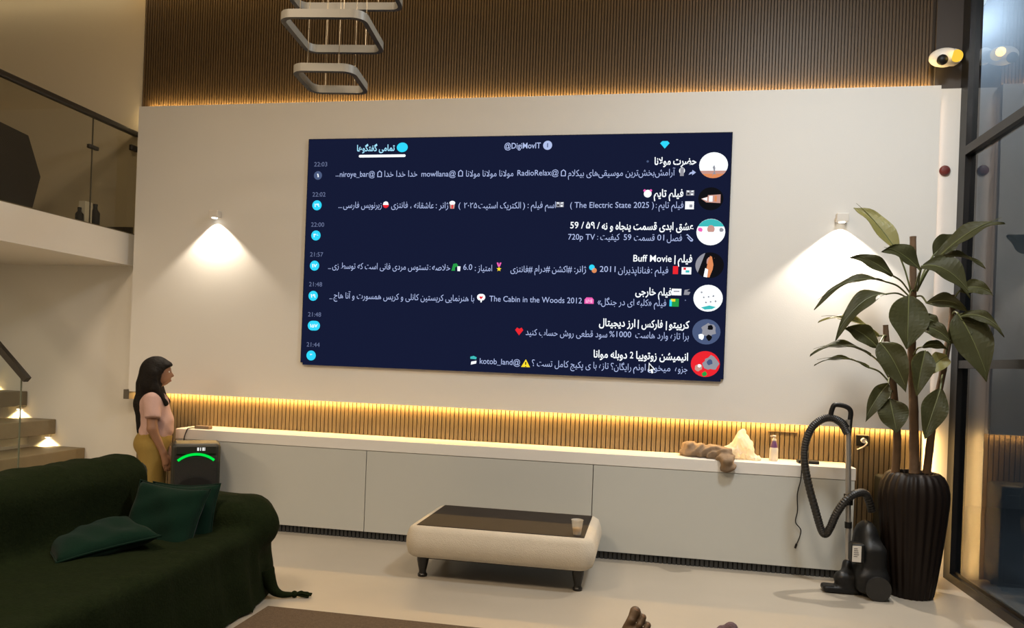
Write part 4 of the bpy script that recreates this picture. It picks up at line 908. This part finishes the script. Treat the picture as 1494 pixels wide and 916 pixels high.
def hair(P0):
    P = P0 - G
    d = smin(ell(P, (-.008, 0, 1.228), (.104, .092, .103)), ell(P, (-.045, 0, 1.16), (.085, .092, .13)), .05)
    d = smin(d, cone(P, (-.065, 0, 1.10), (-.095, 0, .96), .080, .056), .05)
    d = smin(d, cone(P, (-.095, 0, .96), (-.098, 0, .75), .056, .028), .04)
    for s in (1, -1):
        d = smin(d, cone(P, (-.02, s * .082, 1.20), (-.01, s * .092, 1.08), .030, .030), .03)
        d = smin(d, cone(P, (.005, s * .088, 1.09), (.07, s * .085, .97), .028, .018), .03)
    fc = ell(P, (.110, 0, 1.170), (.098, .115, .088))
    d = smin(d, ell(P, (.070, 0, 1.262), (.034, .065, .028)), .02)
    d = np.maximum(d, -fc)
    return d + .006 * np.sin(P[..., 1] * 140 + 12 * P[..., 2] + 3 * np.sin(P[..., 0] * 40)) * np.clip((1.28 - P[..., 2]) * 3, .1, 1)
obj('hair', turn(nets(hair, G + (-.26, -.18, .66), G + (.2, .18, 1.38), .0075)), hair_m, gl, smooth=60)
for s in (1, -1):
    e = obj('eye', turn(MB().ball(G + (.080, s * .030, 1.212), (.010, .012, .009))), eye_m, gl, smooth=60)
    obj('pupil', turn(MB().ball(G + (.0895, s * .030, 1.212), (.0022, .0055, .0058))), pupil_m, e, smooth=60)
obj('mouth', turn(MB().ball(G + (.0945, 0, 1.142), (.006, .018, .006))), lip_m, gl, smooth=60)

# ------------------------------------------------------------------ the person lying in the foreground
db = thing('daybed', 'low upholstered daybed below the frame under the reclining person', 'sofa', (0, .9, 0))
obj('mattress', MB().rbox(-.55, .75, -.5, 2.30, .28, .43, .05), sofa_m, db, smooth=50)
obj('base', MB().rbox(-.53, .73, -.48, 2.27, .08, .275, .02), sofa_m, db)
for x in (-.45, .65):
    for y in (-.4, 2.15): obj('leg', MB().cyl((x, y, 0.014), (x, y, .085), .03), leg_m, db)
ln = thing('person', 'bare brown foot with toes up at the bottom edge, person lying in the foreground', 'person', (0, 1.2, .43))
def frame(U, V):
    U = np.array(U, float); U /= np.linalg.norm(U); V = np.array(V, float); V -= U * (U @ V); V /= np.linalg.norm(V); return U, V, np.cross(U, V)
def foot(P, heel, U, V, Wd, grow=0):
    q = lambda u, v, w: heel + U * u + V * v + Wd * w
    d = cone(P, q(.02, 0, .03), q(.10, -.005, .035), .034 + grow, .036 + grow)
    d = smin(d, cone(P, q(.10, -.012, .03), q(.185, -.022, .018), .034 + grow, .021 + grow), .02)
    d = smin(d, cone(P, q(.10, .01, .024), q(.158, .032, .012), .030 + grow, .019 + grow), .02)
    d = smin(d, cone(P, q(.03, 0, .05), q(.04, 0, .12), .036 + grow, .034 + grow), .03)
    toes = [(-.036, .185, .240, .0150), (-.010, .190, .236, .0105), (.012, .182, .224, .0098), (.031, .170, .207, .0094), (.048, .155, .187, .0092)]
    nails = []
    for v, u0, u1, r_ in toes:
        um = (u0 + u1) / 2; a, b, c = q(u0, v, .014), q(um, v, .022), q(u1, v, .013)
        t = smin(cone(P, a, b, r_ * .92 + grow, r_ * .9 + grow), cone(P, b, c, r_ * .82 + grow, r_ * 1.08 + grow), .004); d = smin(d, t, .003)
        nails.append((c + Wd * r_ * .80 + U * .002, r_))
    return d, nails
U1, V1, W1 = frame((.42, .22, .88), (.88, .02, -.42)); W1 = -W1 if W1[1] > 0 else W1
tip = onY(930, 888, 2.2)
heel1 = np.array(tip) - U1 * .250 + V1 * .034 - W1 * .012
U2, V2, W2 = frame((-.10, .30, .95), (-1, .0, -.1)); W2 = -W2 if W2[1] > 0 else W2
tip2 = onY(1052, 911, 2.2); heel2 = np.array(tip2) - U2 * .252 + V2 * .010 - W2 * .012
ank1 = heel1 + U1 * .04 + W1 * .10; ank2 = heel2 + U2 * .04 + W2 * .10
_, nails = foot(np.zeros((1, 3)), heel1, U1, V1, W1)
kn1 = np.array((-.14, 1.62, .56)); kn2 = np.array((.20, 1.62, .55))
def lying(P):
    d, _ = foot(P, heel1, U1, V1, W1); d2, _ = foot(P, heel2, U2, V2, W2); d = np.minimum(d, d2)
    for an, k_, hp in ((ank1, kn1, (-.12, 1.1, .55)), (ank2, kn2, (.14, 1.1, .55))):
        d = smin(d, cone(P, an, k_, .034, .052), .03); d = smin(d, cone(P, k_, hp, .058, .078), .03)
    d = smin(d, ell(P, (.01, 1.0, .56), (.18, .16, .11)), .04)
    return d
obj('body', nets(lying, (-.3, .8, .40), (.42, 2.36, .80), .005), skin2_m, ln, smooth=80)
for c, r_ in nails:
    mb = MB(); rings = []
    mb.add([c + U1 * a * r_ * .55 + V1 * b * r_ * .6 + W1 * (r_ * .22 * (1 - b * b) - .0005) for a in (-1, 0, 1) for b in (-1, -.5, 0, .5, 1)], [(i * 5 + j, i * 5 + j + 1, i * 5 + j + 6, i * 5 + j + 5) for i in range(2) for j in range(4)])
    mb.add([c + U1 * a * r_ * .55 + V1 * b * r_ * .6 - W1 * .003 for a in (-1, 1) for b in (-1, 1)], [(0, 1, 3, 2)])
    obj('toenail', mb, nail_m, ln, smooth=60)
def sock(P):
    d, _ = foot(P, heel2, U2, V2, W2, .004); return np.maximum(d, .0 + (P - ank2) @ W2 - .06)
obj('sock', nets(sock, heel2 - .16, heel2 + .3, .006), sock_m, ln, smooth=80)
def shorts(P):
    d = ell(P, (.01, 1.0, .565), (.20, .17, .125))
    for k_, hp in ((kn1, (-.12, 1.1, .55)), (kn2, (.14, 1.1, .55))):
        k_ = np.array(k_); hp = np.array(hp); d = smin(d, cone(P, hp, k_ + (hp - k_) * .25, .095, .085), .04)
    return d
obj('shorts', nets(shorts, (-.35, .75, .41), (.45, 1.7, .75), .012), grey_cloth, ln, smooth=80)

# ------------------------------------------------------------------ fixtures added for the unseen fill lights, and the outdoor lamp
for x, y, hw in ((-2.6, 1.6, .45), (.3, 1.2, .45), (1.2, 3.4, .25)):
    lp = thing('ceiling_fill_lamp', 'flat square fill lamp added on the ceiling, out of view', 'lamp', (x, y, ZC), 'added ceiling fill lamps')  # unseen fixture added to hold the room's fill light
    obj('frame', MB().box(x - hw - .03, x + hw + .03, y - hw - .03, y - hw, ZC - .05, ZC).box(x - hw - .03, x + hw + .03, y + hw, y + hw + .03, ZC - .05, ZC).box(x - hw - .03, x - hw, y - hw, y + hw, ZC - .05, ZC).box(x + hw, x + hw + .03, y - hw, y + hw, ZC - .05, ZC), pend_m, lp)
    obj('diffuser', MB().box(x - hw, x + hw, y - hw, y + hw, ZC - .03, ZC - .02), emat('diffuser_glow', (1, .9, .75, 1), 2.5), lp)
q = onY(1427, 0, 8.80)
ol = thing('outdoor_lamp', 'round outdoor lamp glowing on the facade beyond the glass, at the top right', 'lamp', (q[0], q[1], q[2]))
obj('globe', MB().ball(q, .085, 20, 12), emat('outdoor_glow', (.85, .93, 1, 1), 1.4), ol, smooth=60)
obj('bracket', MB().tube([(q[0], 8.82, q[2] + .06), (q[0], 8.9, q[2] + .14), (q[0], 9.0, q[2] + .14)], .02, 8), black_metal, ol, smooth=40)
l = bpy.data.lights.new('outdoor_lamp_light', 'POINT'); l.energy = 70; l.color = (.80, .90, 1); l.shadow_soft_size = .1; o = bpy.data.objects.new('outdoor_lamp_light', l); COL.objects.link(o); o.location = (q[0], q[1] - .2, q[2] - .06)
for x, y, lb in ((-5.35, 3.3, 'square fill panel added under the mezzanine slab, nearer the stairs'), (-5.35, 1.3, 'square fill panel added under the mezzanine slab, farther from the stairs')):
    dl = thing('slab_fill_panel', lb, 'lamp', (x, y, 2.07), 'added fill panels under the slab')  # unseen panel added to brighten the wall below the slab
    fr = MB()
    for a, b, c, d in ((-.33, .33, -.33, -.30), (-.33, .33, .30, .33), (-.33, -.30, -.30, .30), (.30, .33, -.30, .30)): fr.box(x + a, x + b, y + c, y + d, 2.066, 2.085)
    obj('frame', fr, pend_m, dl)
    obj('diffuser', MB().box(x - .30, x + .30, y - .30, y + .30, 2.072, 2.085), emat('panel_glow', (1, .85, .65, 1), 2), dl)
